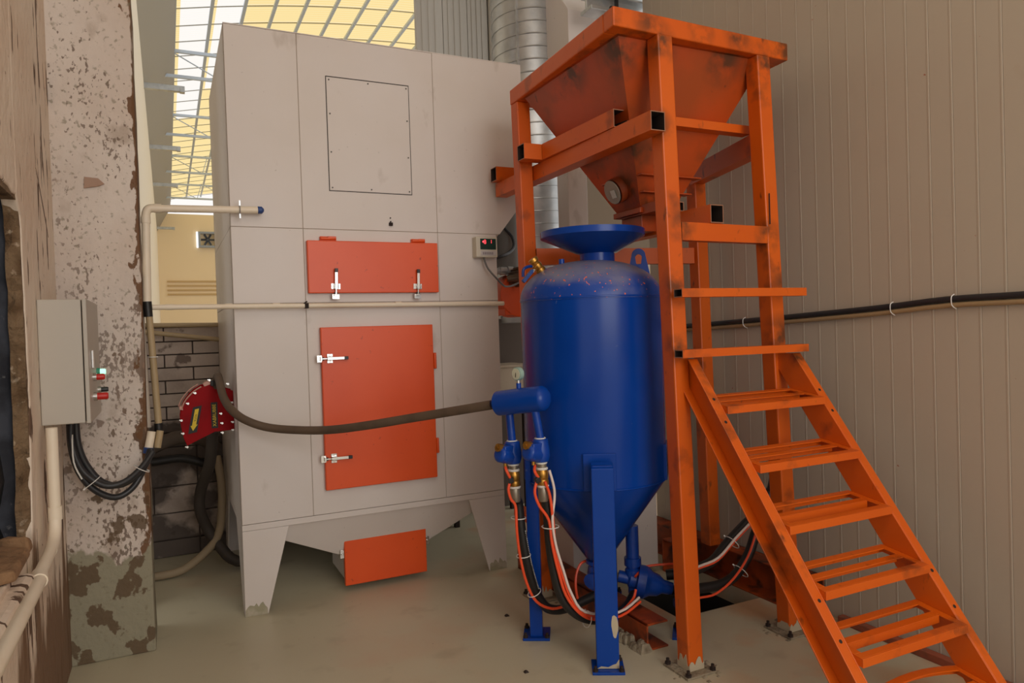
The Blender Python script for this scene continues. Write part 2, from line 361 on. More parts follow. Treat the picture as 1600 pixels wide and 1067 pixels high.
wl.prism([(X1, y, z) for y, z in lint], (X0 - X1, 0, 0))
sill = [(2.98, 0), (2.98, .80)] + jag((2.98, .80), (-4, .80), 24, .008)[1:] + [(-4, 0)]
wl.prism([(X1, y, z) for y, z in sill], (X0 - X1, 0, 0))
wall_l = struct(wl.build('wall_left', PLASTERW, None, .006))
# rubble lining of the opening
rv = MB()
prev = None
for i in range(30):
    z = .80 + i * .0425; y = 3.052 + .010 * math.sin(i * 1.3) + rnd.uniform(-.006, .006) - (.03 if z < .95 else 0)
    cur = [rv.v((-.497, y - .028 + rnd.uniform(-.008, .008), z)), rv.v((-.476, y - .022 + rnd.uniform(-.008, .008), z)), rv.v((-.455, y - .012, z)), rv.v((-.455, y + .05, z)), rv.v((-.497, y + .05, z))]
    if prev:
        for k in range(5): rv.face([prev[k], prev[(k + 1) % 5], cur[(k + 1) % 5], cur[k]])
    prev = cur
rv.box(-.497, -.455, 1.0, 3.05, 2.005, 2.06)
rv.build('reveal', RUBBLE, wall_l)
rv = MB(); rv.box(-.72, -.5005, 3.06, 3.88, 0, 4.98); rv.build('backing', TARP, wall_l)  # added block closing a lit gap; dark colour stands in for shaded brick
ck = MB(); ck.prism([(-.4497, 3.425, 2.21), (-.4497, 3.445, 2.195), (-.4497, 3.53, 2.12), (-.4497, 3.70, 1.965), (-.4497, 3.60, 2.07), (-.4497, 3.50, 2.155)], (.0012, 0, 0)); ck.build('crack', mat('open_crack', rgb(84, 60, 44), .95), wall_l)
lb = MB(); lb.box(-.50, -.405, .5, 2.74, 0, .775)
lb.build('ledge', PLASTERW, wall_l, .02)
# column
pc = MB(); n = 40
edge = [(-.10 + rnd.uniform(-.004, .003), 5.0 * i / n) for i in range(n + 1)]
pc.prism([(-.46, 3.88, 0)] + [(x, 3.88, z) for x, z in edge] + [(-.46, 3.88, 5.0)], (0, .34, 0))
column = struct(pc.build('wall_column', PLASTER, None, .007))
fl_ = MB(); fl_.prism([(-.322, 3.872, 2.22), (-.262, 3.868, 2.232), (-.238, 3.872, 2.245), (-.262, 3.866, 2.268), (-.318, 3.868, 2.272)], (0, .010, 0))
fl_.build('plaster_flake', mat('loose_flake', rgb(168, 138, 120), .9), column)

# brick dwarf wall behind the collector
bw = MB(); bw.box(-.6, 3.6, 5.52, 5.74, 0, 1.59)
wall_b = struct(bw.build('wall_back', MORTAR))
courses = []
z = .0
for hgt in (.12, .185, .185, .17, .10, .10, .09, .09, .09, .09, .09, .09, .09, .10): courses.append((z, hgt)); z += hgt
proto = {}
for ci, (z, hgt) in enumerate(courses):
    L = .46 if hgt > .15 else .37
    x = -.58 - (.18 if ci % 2 else 0)
    xend = 1.05
    while x < xend:
        key = (round(hgt, 3), L)
        if key not in proto:
            b = MB(); b.box(.004, L - .004, 0, .03, .004, hgt - .004); o = b.build('brick', BRICK, wall_b, .004); proto[key] = o
            o.location = (x, 5.497, z)
        else: o = piece(proto[key], 'brick', wall_b, (x, 5.497 + rnd.uniform(-.004, .003), z))
        x += L
cp = MB(); cp.box(-.6, 3.6, 5.49, 5.75, 1.59, 1.612); cp.build('coping', BRICK, wall_b, .004)
for (a, b) in (((-.30, 5.47, 1.575), (.42, 5.47, 1.565)), ((-.30, 5.47, 1.545), (.42, 5.47, 1.475))):
    pass

# ------------------------------------------------ the big hall beyond
hs = MB(); hs.box(-.40, -.20, 4.5, 33.2, 0, 6.0); hs_o = struct(hs.build('wall_hall_left', HALLS))
so = MB(); so.prism([(-.20, 6.0), (.33, 7.0), (.33, 7.25), (-.40, 7.25), (-.40, 6.0)] and [(-.20, 8.0, 6.0), (.33, 8.0, 7.0), (.33, 8.0, 7.3), (-.4, 8.0, 7.3), (-.4, 8.0, 6.0)], (0, 25.2, 0))
so.build('soffit', SOFF, hs_o)
bk = MB(); bk.box(-.20, .45, -.05, .05, -.05, .05); bk.box(.37, .45, -.06, .06, -.06, .02)
bko = bk.build('bracket', GALV, hs_o, .004); bko.location = (0, 14.1, 5.96)
for k in range(1, 5): piece(bko, 'bracket', hs_o, (0, 14.1 + 4.4 * k, 5.96))
hf = MB(); hf.box(-.6, 14, 33, 33.3, 0, 6.75); wall_f = struct(hf.build('wall_hall_far', HALLW))
hb = MB()
for zz in (3.9, 3.72, 3.54, 3.36): hb.box(.1, 6, 32.96, 33.0, zz, zz + .07)
hb.box(.1, 6, 32.94, 33.0, 1.9, 2.05)
hb.build('pipe_rail', mat('hall_rail', rgb(196, 166, 120), .6), wall_f)
# roof structure
roof = MB(); XS = [.33, .94, 1.50, 2.03, 2.58, 3.13, 3.67, 4.20, 4.75, 5.3, 5.9, 6.5, 7.1]
def rz(x): return 8.0 - (x - 6.5) ** 2 / 55.0 + .0
for x in XS: roof.box(x - .028, x + .028, 9.0, 33.0, rz(x) - .06, rz(x) - .01)
roof_o = struct(roof.build('ceiling', TRUSS))
NY = 30
pz = MB()
for j in range(NY + 1):
    y = 9.2 + j * .787
    for a, b in zip(XS[:-1], XS[1:]):
        pz.hexa([(a, y - .007, rz(a) - .008), (b, y - .007, rz(b) - .008), (b, y + .007, rz(b) - .008), (a, y + .007, rz(a) - .008),
                 (a, y - .007, rz(a) + .008), (b, y - .007, rz(b) + .008), (b, y + .007, rz(b) + .008), (a, y + .007, rz(a) + .008)])
pzo = pz.build('purlin', PURL, roof_o); pzo['kind'] = 'stuff'
cache = {}
for i, (a, b) in enumerate(zip(XS[:-1], XS[1:])):
    for j in range(NY if i < 8 else 0):
        y = 9.2 + j * .787
        clear = (i == 0 and y < 21) or (i == 1 and y < 18) or (i == 2 and y < 12.6)  # bays whose blown-out brightness is put into a whiter sheet colour
        key = (i, clear)
        if key not in cache:
            m = MB()
            def sheet(t0, t1, mi):
                m.mi = mi; xa, xb = a + (b - a) * t0, a + (b - a) * t1; za, zb = rz(a) + (rz(b) - rz(a)) * t0, rz(a) + (rz(b) - rz(a)) * t1
                m.face([m.v((xa, .0, za)), m.v((xb, 0, zb)), m.v((xb, .78, zb)), m.v((xa, .78, za))])
            if clear: sheet(0, .16, 0); sheet(.16, 1, 1)
            else: sheet(0, 1, 0)
            o = m.build('roof_panel', [YELLOW, BLOWNOUT], roof_o); cache[key] = o; o.location = (0, y, .022)
        else: piece(cache[key], 'roof_panel', roof_o, (0, y, .022))
# far part of the roof not told apart: one sheet
fs = MB()
for a, b in zip(XS[8:-1], XS[9:]): fs.face([fs.v((a, 9.2, rz(a) + .022)), fs.v((b, 9.2, rz(b) + .022)), fs.v((b, 33, rz(b) + .022)), fs.v((a, 33, rz(a) + .022))])
fs.build('roof_sheet', YELLOW, roof_o)['kind'] = 'stuff'
tr = MB()
tr.box(-.2, 7.1, -.03, .03, 6.67, 6.73)
for k in range(6):
    a, b = 1.2 * k, 1.2 * k + 1.2
    tr.tube([(a, 0, 6.7), (a + .15, 0, 7.2)], .012, 6, 1); tr.tube([(a + .25, 0, 7.2), (b, 0, 6.7)], .012, 6, 1)
tr.box(-.2, 7.1, -.03, .03, 7.17, 7.23)
tro = tr.build('truss', TRUSS, roof_o); tro.location = (0, 15.65, 0)
for k in range(1, 4): piece(tro, 'truss', roof_o, (0, 15.65 + 4.45 * k, 0))
# hall extractor fan in its window
fan = thing('wall_fan', 'small square extractor fan high on the far cream hall wall', 'fan', (1.5, 32.9, 5.7))
f = MB(); f.box(1.34, 1.42, 32.82, 33.0, 5.36, 6.02); f.box(2.0, 2.08, 32.82, 33.0, 5.36, 6.02); f.box(1.42, 2.0, 32.82, 33.0, 5.36, 5.44); f.box(1.42, 2.0, 32.82, 33.0, 5.94, 6.02)
f.build('frame', FANB, fan)
f = MB()
for k in range(6):
    a = k * math.pi / 3; f.obox((1.71 + .14 * math.cos(a), 32.9, 5.69 + .14 * math.sin(a)), (math.cos(a), 0, math.sin(a)), (-math.sin(a) * .8, .6, math.cos(a) * .8), (0, .8, 0), .12, .05, .006)
f.cyl((1.71, 32.86, 5.69), (1.71, 32.94, 5.69), .05, 10); f.build('blades', mat('fan_blade_dark', rgb(70, 76, 90), .5), fan)
f = MB(); f.box(1.27, 1.34, 32.90, 32.99, 5.36, 6.02); f.build('light_strip', WINDOW, fan)

# grey profiled partition behind the collector on the right
gp = MB(); gp.box(2.06, 2.90, 6.02, 6.06, 0, 4.99); part_o = struct(gp.build('wall_partition', GREYPAN))
for (a, b) in ((2.055, 2.30), (2.305, 2.535), (2.54, 2.735)):
    m = MB(); m.box(a, b, 6.0, 6.02, 0, 4.99)
    for t in (.25, .5, .75): m.box(a + (b - a) * t - .012, a + (b - a) * t + .012, 5.994, 6.0, 0, 4.99)
    m.build('panel', GREYPAN, part_o, .002)
m = MB(); m.cyl((2.765, 5.99, 0), (2.765, 5.99, 4.99), .022, 10); m.box(2.79, 2.82, 5.93, 6.0, 0, 4.99); m.build('corner_trim', GREYPAN, part_o, .002)
bp = MB(); bp.box(2.82, 4.6, 6.0, 6.1, 0, 4.99); bpo = struct(bp.build('wall_rear', REARB)); bp = MB(); bp.box(2.82, 4.6, 5.99, 6.0, 2.25, 4.2); bp.build('painted_band', mat('brown_wall_shade', rgb(116, 98, 78), .75), bpo)  # upper rear wall darkened in colour, standing in for shade
# steel ledge beam beyond the end of the right panel wall
sb = MB(); sb.box(2.60, 3.08, 4.06, 4.16, 3.78, 3.80); sb.box(2.60, 3.06, 4.10, 4.12, 3.62, 3.78); sb.box(2.60, 3.10, 4.04, 4.18, 3.60, 3.625); sb.box(2.60, 3.07, 4.05, 4.17, 3.70, 3.715)
struct(sb.build('beam_rear', GALV, None, .003))
ct = MB(); ct.box(2.78, 2.80, 4.02, 4.04, 3.5, 4.2); ct.cyl((2.74, 4.03, 3.60), (2.78, 4.03, 3.60), .03, 10); tag(ct.build('hanging_rod', BLACKPL), 'thin black hanging rod behind the top corner of the orange hopper tower', 'rod')

# ================================================================ DUST COLLECTOR
CY = 4.088; CB = 5.44
dc = thing('dust_collector', 'tall cream steel dust collector cabinet with orange doors on flared legs', 'dust collector', (1.1, 4.75, 0))
g = .0012
def panel_front(x0, x1, z0, z1, mats=CREAM, name='panel'):
    m = MB(); m.box(x0 + g, x1 - g, CY, CY + .004, z0 + g, z1 - g); return m.build(name, mats, dc, .002)
XA, XB, XC, XD = .326, .702, 1.490, 1.877
ZR = (.496, 1.683, 2.095, 3.169)
for z0, z1 in zip(ZR[:-1], ZR[1:]):
    for x0, x1 in ((XA, XB), (XB, XC), (XC, XD)):
        if x1 == XD and z0 > 2.0:
            m = MB(); m.prism([(XC + g, CY, 2.095 + g), (1.902, CY, 2.095 + g), (2.084, CY, 2.319), (2.084, CY, 3.169), (XC + g, CY, 3.169)], (0, .004, 0)); m.build('panel', CREAM, dc, .002)
        else: panel_front(x0, x1, z0, z1)
m = MB(); m.prism([(XA + .001, CY + .0042, .497), (1.876, CY + .0042, .497), (1.876, CY + .0042, 2.072), (2.083, CY + .0042, 2.322), (2.083, CY + .0042, 3.168), (XA + .001, CY + .0042, 3.168)], (0, .025, 0)); m.build('front_frame', mat('seam_primer', rgb(176, 160, 142), .7), dc)
# left side panels, back, top, right side
for z0, z1 in zip((.496, 1.683, 2.095), (1.683, 2.095, 3.169)):
    m = MB(); m.box(XA, XA + .02, CY + .032, CB, z0 + g, z1 - g); m.build('side_panel', CREAM, dc, .002)
m = MB(); m.box(XA, 1.877, CB - .02, CB, .496, 3.169); m.build('back_panel', CREAM, dc)
m = MB(); m.box(XA, 2.084, CY, CB, 3.169, 3.174); m.build('top_panel', CREAM, dc)
m = MB(); m.box(1.857, 1.877, CY + .03, CB - .02, .496, 2.07)
m.prism([(1.877, CY + .03, 2.065), (2.084, CY + .03, 2.319), (2.084, CY + .03, 3.169), (2.064, CY + .03, 3.169), (2.064, CY + .03, 2.328), (1.857, CY + .03, 2.07)], (0, CB - CY - .05, 0)); m.build('side_panel', CREAM, dc)
# base skirt and flared legs
m = MB(); m.prism([(XA, CY, .496 - g), (XA, CY, .462), (.567, CY, .462), (1.642, CY, .462), (XD, CY, .462), (XD, CY, .496 - g)], (0, .012, 0)); m.box(XA, XA + .012, CY + .012, CB, .462, .495); m.box(XD - .012, XD, CY + .012, CB, .462, .495); m.box(XA + .012, XD - .012, CB - .012, CB, .462, .495)
m.build('skirt', CREAM, dc, .002)
def leg(fx, sgn, yf, sy):
    # fx = outer X, plates fold round the corner
    m = MB()
    yo = yf
    m.prism([(fx, yo, .461), (fx, yo, 0), (fx + sgn * .118, yo, 0), (fx + sgn * .241, yo, .461)], (0, .012 * sy, 0))
    m.prism([(fx, yo + .0121 * sy, .461), (fx, yo + .0121 * sy, 0), (fx, yo + .10 * sy, 0), (fx, yo + .36 * sy, .461)], (sgn * .012, 0, 0))
    o = m.build('leg', CREAM, dc, .002)
    w = MB(); pts = [(fx + sgn * .001, 0.0015)]; rr = random.Random(int(fx * 100) + 5)
    k = 10
    top = [(fx + sgn * (.002 + .112 * i / k), .03 + .045 * rr.random() * math.sin(math.pi * (i + .6) / (k + 1.2)) + .012 * rr.random()) for i in range(k + 1)]
    if sy > 0:
        w.prism([(fx + sgn * .001, yo, .001)] + [(x, yo, z) for x, z in top] + [(fx + sgn * .116, yo, .001)], (0, -.0012, 0)); w.build('worn_foot', CREAMDARK, o)
    return o
leg(XA, 1, CY, 1); leg(XD, -1, CY, 1); leg(XA, 1, CB, -1); leg(XD, -1, CB, -1)
# ash hopper under the cabinet
m = MB(); t0 = [(XA + .014, CY + .014, .465), (XD - .014, CY + .014, .465), (XD - .014, CB - .014, .465), (XA + .014, CB - .014, .465)]
t1 = [(.90, 4.22, .20), (1.37, 4.22, .20), (1.37, 4.62, .12), (.90, 4.62, .12)]
m.hexa(t1 + t0); m.hexa([(.90, 4.21, .05), (1.37, 4.21, .05), (1.37, 4.62, .05), (.90, 4.62, .05), (.90, 4.21, .36), (1.37, 4.21, .36), (1.37, 4.62, .36), (.90, 4.62, .36)])
m.build('ash_hopper', CREAM, dc, .003)
# bolted access cover
ap = MB(); ap.box(.858, 1.335, CY - .003, CY - .0005, 2.316, 2.950); cover = ap.build('access_cover', CREAM, dc, .001)
gsk = MB()
for b in ((.853, .857, 2.311, 2.955), (1.336, 1.339, 2.311, 2.955)): gsk.box(b[0], b[1], CY - .002, CY - .0003, b[2], b[3])
gsk.box(.857, 1.336, CY - .002, CY - .0003, 2.311, 2.3145); gsk.box(.857, 1.336, CY - .002, CY - .0003, 2.9515, 2.956)
each(gsk, 'gasket', mat('dark_gasket', rgb(60, 54, 50), .8), cover)
bt = MB()
for x, z in ((.872, 2.935), (1.095, 2.937), (1.322, 2.935), (.872, 2.745), (1.322, 2.745), (.872, 2.53), (1.322, 2.53), (.872, 2.33), (1.095, 2.33), (1.322, 2.33)): bt.cyl((x, CY - .006, z), (x, CY - .003, z), .0045, 8)
each(bt, 'screw', mat('dark_screw', rgb(90, 84, 78), .5, .5), cover)
lugm = MB(); lugm.obox((1.201, CY - .008, 2.135), (1, 0, 0), (0, 1, 0), (0, 0, 1), .010, .008, .009); lugm.cyl((1.201, CY - .01, 2.15), (1.201, CY - .002, 2.15), .004, 8); lugm.cyl((1.201, CY - .004, 2.172), (1.201, CY, 2.172), .004, 8); lugm.build('bolt_stub', SOOT, dc)
# doors
def latch(parent, c, d):      # c: centre on the door face, d: unit direction of the lever (away from the hook)
    c, d = Vector(c), Vector(d); n = Vector((0, -1, 0)); s = d.cross(n)
    m = MB(); m.mi = 0
    m.obox(c + n * .003, d, s, n, .016, .026, .003)
    for k in (-1, 1): m.cyl(c + s * .019 * k + n * .004, c + s * .019 * k + n * .008, .005, 8)
    for k in (-1, 1): m.obox(c + s * .011 * k + n * .013, d, s, n, .015, .0015, .010)
    m.obox(c + d * .035 + n * .020, d, s, n, .052, .008, .004)
    m.obox(c - d * .030 + n * .014, d, s, n, .022, .0035, .0035)
    m.obox(c - d * .058 + n * .004, d, s, n, .014, .020, .003); m.obox(c - d * .050 + n * .012, d, s, n, .005, .012, .010)
    m.cyl(c + s * .013 + n * .018, c - s * .013 + n * .018, .004, 8)
    m.mi = 1; m.obox(c + d * .088 + n * .021, d, s, n, .011, .009, .006)
    m.obox(c - d * .041 + n * .010, d, s, n, .008, .009, .006)
    return m.build('latch', [CHROME, BLACKPL], parent, .0012)
def door(x0, x1, z0, z1, hinges, y0=4.052, name='door', back=None):
    m = MB(); m.box(x0, x1, y0, (CY - .0005 if back is None else back), z0, z1); d = m.build(name, DOOR, dc, .004)
    for h in hinges:
        m = MB(); m.box(*h[:2], y0 + .012, y0 + .034, *h[2:]); hx = (h[0] + h[1]) / 2; hz = (h[2] + h[3]) / 2
        if h[1] - h[0] > h[3] - h[2]: m.cyl((h[0] + .002, y0 + .010, hz), (h[1] - .002, y0 + .010, hz), .009, 10); m.box(h[0] + .04, h[1] - .002, y0 + .002, y0 + .008, h[2] + .008, h[3])
        else: m.cyl((hx, y0 + .010, h[2] + .002), (hx, y0 + .010, h[3] - .002), .009, 10)
        m.build('hinge', DOOR, d, .002)
    return d
d1 = door(.714, 1.474, 1.735, 2.027, [(.788, .878, 2.027, 2.052), (1.318, 1.400, 2.027, 2.050)])
latch(d1, (.862, 4.052, 1.772), (.03, 0, 1)); latch(d1, (1.340, 4.052, 1.770), (.03, 0, 1))
d2 = door(.770, 1.426, .634, 1.544, [(1.426, 1.448, 1.280, 1.375), (1.426, 1.446, .775, .865)])
latch(d2, (.815, 4.052, 1.370), (1, 0, 0)); latch(d2, (.818, 4.052, .812), (1, 0, 0))
d3 = door(.884, 1.381, .040, .372, [], 4.175, 'ash_door', 4.2105)
for xx, sg in ((.872, -1), (1.392, 1)):
    m = MB(); m.box(xx - .012, xx + .012, 4.185, 4.215, .20, .25); m.cyl((xx, 4.18, .225), (xx, 4.23, .225), .008, 8); m.box(xx - .018 * sg - .006, xx - .018 * sg + .006, 4.19, 4.22, .19, .205); m.build('latch', CHROME, d3, .002)
# controller with red digits
cb = thing('pulse_controller', 'small pale plastic control box with red lit digits on the cabinet front', 'controller', (1.78, 4.06, 1.94))
m = MB(); m.box(1.712, 1.853, 4.022, CY - .001, 1.945, 2.070); m.build('case', mat('pale_controller_plastic', rgb(206, 198, 180), .5), cb, .005)
m = MB(); m.box(1.738, 1.842, 4.018, 4.023, 1.992, 2.058); m.build('display', GREENPCB, cb, .002)
m = MB()
def digit(x, z, segs, s=.011):
    P = {'t': (0, s, 1), 'm': (0, 0, 1), 'b': (0, -s, 1), 'tl': (-.5 * s, .5 * s, 0), 'tr': (.5 * s, .5 * s, 0), 'bl': (-.5 * s, -.5 * s, 0), 'br': (.5 * s, -.5 * s, 0)}
    for k in segs:
        dx, dz, h = P[k]
        if h: m.box(x - .4 * s, x + .4 * s, 4.0165, 4.0175, z + dz - .0012, z + dz + .0012)
        else: m.box(x + dx - .0012, x + dx + .0012, 4.0165, 4.0175, z + dz - .4 * s, z + dz + .4 * s)
digit(1.768, 2.038, ('t', 'm', 'b', 'tl', 'tr', 'bl', 'br')); digit(1.805, 2.040, ('tr', 'br'))
m.box(1.752, 1.762, 4.0165, 4.0175, 2.034, 2.044); each(m, 'digits', LEDR, cb)
m = MB(); m.box(1.738, 1.842, 4.018, 4.023, 1.955, 1.984); m.build('terminal_cover', mat('translucent_grey_cover', rgb(196, 190, 186), .3), cb, .002)
m = MB(); [m.box(1.752 + k * .012, 1.760 + k * .012, 4.016, 4.019, 1.961, 1.976) for k in range(6)]; each(m, 'terminal', mat('grey_terminal', rgb(140, 132, 136), .5), cb)
tag(MB().tube([(1.770, 4.045, 1.944), (1.772, 4.04, 1.925), (1.789, 4.03, 1.875), (1.838, 4.02, 1.816), (1.894, 4.05, 1.778), (1.95, 4.12, 1.772), (2.033, 4.2, 1.784), (2.139, 4.3, 1.817), (2.2, 4.4, 1.86)], .006, 8).build('signal_cable', mat('grey_cable', rgb(96, 92, 88), .5)), 'thin grey cable drooping from the small control box', 'cable')
tag(MB().tube([(2.13, 4.50, 2.20), (2.150, 4.48, 2.17), (2.166, 4.45, 2.129), (2.150, 4.40, 2.06), (2.08, 4.34, 2.01), (1.985, 4.28, 1.977), (1.90, 4.28, 1.95)], .011, 8).build('black_cable', BLACKCAB), 'thick black cable looping behind the right edge of the cream cabinet', 'cable')

# ================================================================ RED BLOWER on the cabinet's left side
bl = thing('red_blower', 'dark red abrasive blower casing with bolts bolted to cabinet side behind brown hose', 'blower', (.19, 4.42, 1.1))
Y0 = 4.33
def RP(x, z): return (x, Y0, z)
arc = []
for i in range(13):
    a = math.radians(196 - i * (196 - 96) / 12); arc.append((.215 + .165 * math.cos(a) * 1.0, 1.085 + .165 * math.sin(a)))
arc = [(.052, 1.03), (.050, 1.075), (.058, 1.12), (.074, 1.158), (.098, 1.190), (.128, 1.218), (.162, 1.238), (.205, 1.248)]
outline = arc + [(.325, 1.205), (.325, .985), (.222, .982), (.080, .918), (.064, .96)]
m = MB(); m.prism([RP(x, z) for x, z in outline], (0, .012, 0)); m.build('front_plate', REDP, bl, .002)
m = MB(); m.prism([(x, Y0 + .17, z) for x, z in outline], (0, .012, 0)); m.build('rear_plate', REDP, bl, .002)
m = MB(); ins = [(x + (.19 - x) * .10, z + (1.09 - z) * .10) for x, z in outline]; m.prism([(x, Y0 + .0125, z) for x, z in ins], (0, .157, 0)); m.build('casing', mat('dark_blower_body', rgb(70, 20, 18), .6), bl)
m = MB()
for dy in (.006, -.030): pass
for k, off in enumerate((.000, -.016)):
    m.tube([(x + off * .8, Y0 - .004 + .06 * k, z - off * .7) for x, z in arc[2:7]], .004, 6, 3)
m.prism([(.178, Y0 - .006, 1.238), (.212, Y0 - .006, 1.250), (.222, Y0 - .006, 1.262), (.190, Y0 - .006, 1.265), (.172, Y0 - .006, 1.252)], (0, .09, 0)); m.prism([(.048, Y0 - .006, 1.12), (.066, Y0 - .006, 1.115), (.064, Y0 - .006, 1.135), (.050, Y0 - .006, 1.138)], (0, .08, 0))
each(m, 'guard_strap', mat('pinkish_strap', rgb(190, 142, 126), .5, .2), bl)
bm_ = MB()
for x, z in ((.056, 1.060), (.062, .988), (.080, .912), (.092, 1.150), (.130, 1.205), (.205, 1.272), (.258, 1.082), (.262, 1.028), (.262, .975), (.300, 1.245), (.318, 1.14), (.318, 1.03), (.318, .985)):
    bm_.cyl((x, Y0 - .014, z), (x, Y0 + .0, z), .0065, 6); bm_.cyl((x - .008, Y0 - .022, z + .003), (x - .008, Y0 - .0, z + .003), .0035, 6)
each(bm_, 'bolt', CHROME, bl)
ctr = Vector((.124, Y0 - .0022, 1.058)); ux = Vector((.96, 0, .18)).normalized(); dn = Vector((-.20, 0, -.98)).normalized()
m = MB(); m.obox(ctr, ux, dn, (0, 1, 0), .023, .074, .0015); lab = m.build('arrow_label', LABELB, bl)
m = MB(); q = [ctr + Vector((0, -.0022, 0)) + ux * a + dn * b for a, b in ((-.0105, -.060), (.0105, -.060), (.0105, .030), (.0185, .030), (0, .062), (-.0185, .030), (-.0105, .030))]
m.prism(q, (0, -.0008, 0)); m.build('arrow', YEL, lab)
text('arrow_lettering', 'ROTA', .0145, frame_mtx(ctr + Vector((0, -.0032, 0)) - dn * .01, dn, ux), LABELB, lab)
c2 = Vector((.224, Y0 - .0022, 1.075)); m = MB(); m.obox(c2, (1, 0, 0), (0, 0, 1), (0, 1, 0), .017, .072, .0015); lab2 = m.build('word_label', LABELB, bl)
text('label_lettering', 'XABRUBBE', .0255, frame_mtx(c2 + Vector((0, -.002, 0)), (0, 0, 1), (-1, 0, 0)), YEL, lab2)
tag(MB().tube([(.232, 4.38, 1.12), (.234, 4.36, 1.20), (.240, 4.33, 1.262), (.246, 4.29, 1.295), (.252, 4.235, 1.262), (.262, 4.13, 1.185), (.295, 4.02, 1.122), (.358, 3.95, 1.071), (.461, 3.90, 1.031), (.606, 3.80, 1.016), (.744, 3.68, 1.020), (.896, 3.50, 1.051), (1.047, 3.35, 1.085), (1.183, 3.18, 1.120), (1.322, 2.985, 1.160)], .0215, 12, 5).build('air_supply_hose', HOSE),
    'thick dusty brown hose sagging across the cream cabinet to the blue manifold', 'hose')
hose_in = MB().cyl((.238, 4.32, 1.24), (.238, 4.32, 1.27), .03, 12)
hose_in.build('hose_collar', BLACKRUB, bl)
# dark hoses on the floor behind it
tag(MB().tube([(.225, 4.6, .96), (.21, 4.75, .75), (.16, 4.95, .55), (.15, 5.0, .42), (.19, 5.05, .28), (.26, 5.0, .16), (.36, 4.95, .06), (.6, 4.9, .04)], .034, 10).build('dark_intake_hose', mat('dark_dusty_hose', rgb(58, 50, 44), .7)), 'dark thick hose hanging below the red blower casing', 'hose')
tag(MB().tube([(.27, 5.15, .72), (.29, 5.1, .55), (.285, 5.08, .38), (.26, 5.02, .25), (.20, 5.0, .16), (.05, 5.0, .05), (-.10, 5.0, .030), (-.25, 5.05, .028)], .026, 10).build('pale_floor_hose', mat('pale_dusty_hose', rgb(150, 132, 106), .7)), 'pale dusty hose curving down onto the floor behind the column', 'hose')
tag(MB().tube([(-.12, 5.25, .80), (0, 5.22, .85), (.10, 5.2, .86), (.20, 5.22, .83), (.268, 5.28, .76)], .045, 10).build('fat_grey_hose', mat('grey_brown_hose', rgb(92, 80, 70), .75)), 'fat grey hose lying across the brick wall below the red blower', 'hose')
tag(MB().tube([(-.12, 5.3, .70), (.05, 5.28, .71), (.18, 5.26, .67), (.285, 5.3, .60)], .028, 10).build('black_hose', BLACKRUB), 'black hose end lying just under the fat grey hose', 'hose')

# ================================================================ BLAST POT
TX, TY = 1.895, 3.035; TR = .345
bp_ = thing('blast_pot', 'large glossy blue abrasive blast tank with filling funnel standing inside orange tower', 'pressure tank', (TX, TY, 0))
prof = [(.045, .345), (.06, .352), (TR - .004, .752), (TR, .768), (TR, 1.632)]
m = MB(); m.lathe((TX, TY, 0), (0, 0, 1), prof, 56); m.build('shell', BLUE, bp_)
prof = [(TR + .003, 1.628), (TR + .003, 1.640)]
for i in range(1, 15):
    a = i / 14 * math.pi / 2; prof.append(((TR + .002) * math.cos(a) ** .85 if i < 14 else .02, 1.640 + .185 * math.sin(a)))
m = MB(); m.lathe((TX, TY, 0), (0, 0, 1), prof, 56); m.build('dome', BLUETOP, bp_)
m = MB()
for zz, tt in ((1.636, .006), (.762, .005)): m.lathe((TX, TY, 0), (0, 0, 1), [(TR, zz - tt), (TR + .005, zz - tt * .5), (TR + .005, zz + tt * .5), (TR, zz + tt)], 56, False)
each(m, 'weld_seam', BLUE, bp_)
m = MB(); rings = []
for r_, h_, off in ((.086, 1.80, .040), (.086, 1.858, .040), (.100, 1.862, .038), (.250, 1.936, .018), (.256, 1.938, .018), (.257, 1.968, .018), (.252, 1.968, .018), (.247, 1.945, .018), (.095, 1.872, .038), (.01, 1.872, .038)):
    rings.append([m.v((TX + .90 * off + r_ * math.cos(2 * math.pi * i / 48), TY - .43 * off + r_ * math.sin(2 * math.pi * i / 48), h_)) for i in range(48)])
m.smooth = True
for A_, B_ in zip(rings[:-1], rings[1:]):
    for i in range(48): m.face([A_[i], A_[(i + 1) % 48], B_[(i + 1) % 48], B_[i]])
m.smooth = False; m.face(rings[0][::-1]); m.face(rings[-1]); m.build('funnel', BLUE, bp_)
m = MB(); m.cyl((TX - .14, TY + .03, 1.79), (TX - .14, TY + .03, 1.835), .014, 10); m.build('vent_stub', BLUEFIT, bp_)
# lifting lug
m = MB(); lx = Vector((.80, -.60, 0)); o_ = Vector((2.115, 2.93, 1.70))
pts = []
for k in range(13):
    a = math.pi * (1 - k / 12); pts.append((.034 * math.cos(a), .145 + .034 * math.sin(a)))
out = [(-.055, 0)] + [(-.052, .06)] + pts + [(.052, .06), (.058, 0)]
outer = [m.v(o_ + lx * a + Vector((0, 0, b))) for a, b in out]
n_ = len(out); hole = []
for k in range(n_):
    a0, b0 = out[k]; ang = math.atan2(b0 - .125, a0); hole.append(m.v(o_ + lx * (.019 * math.cos(ang)) + Vector((0, 0, .125 + .026 * math.sin(ang)))))
for k in range(n_): m.face([outer[k], outer[(k + 1) % n_], hole[(k + 1) % n_], hole[k]])
g_ = bmesh.ops.extrude_face_region(m.bm, geom=m.bm.faces[:]); bmesh.ops.translate(m.bm, verts=[e for e in g_['geom'] if isinstance(e, bmesh.types.BMVert)], vec=Vector((.6, .8, 0)) * .014)
m.build('lifting_lug', BLUEFIT, bp_, .001)
m = MB()
pts = [o_ + Vector((-.52, .36, .0))]
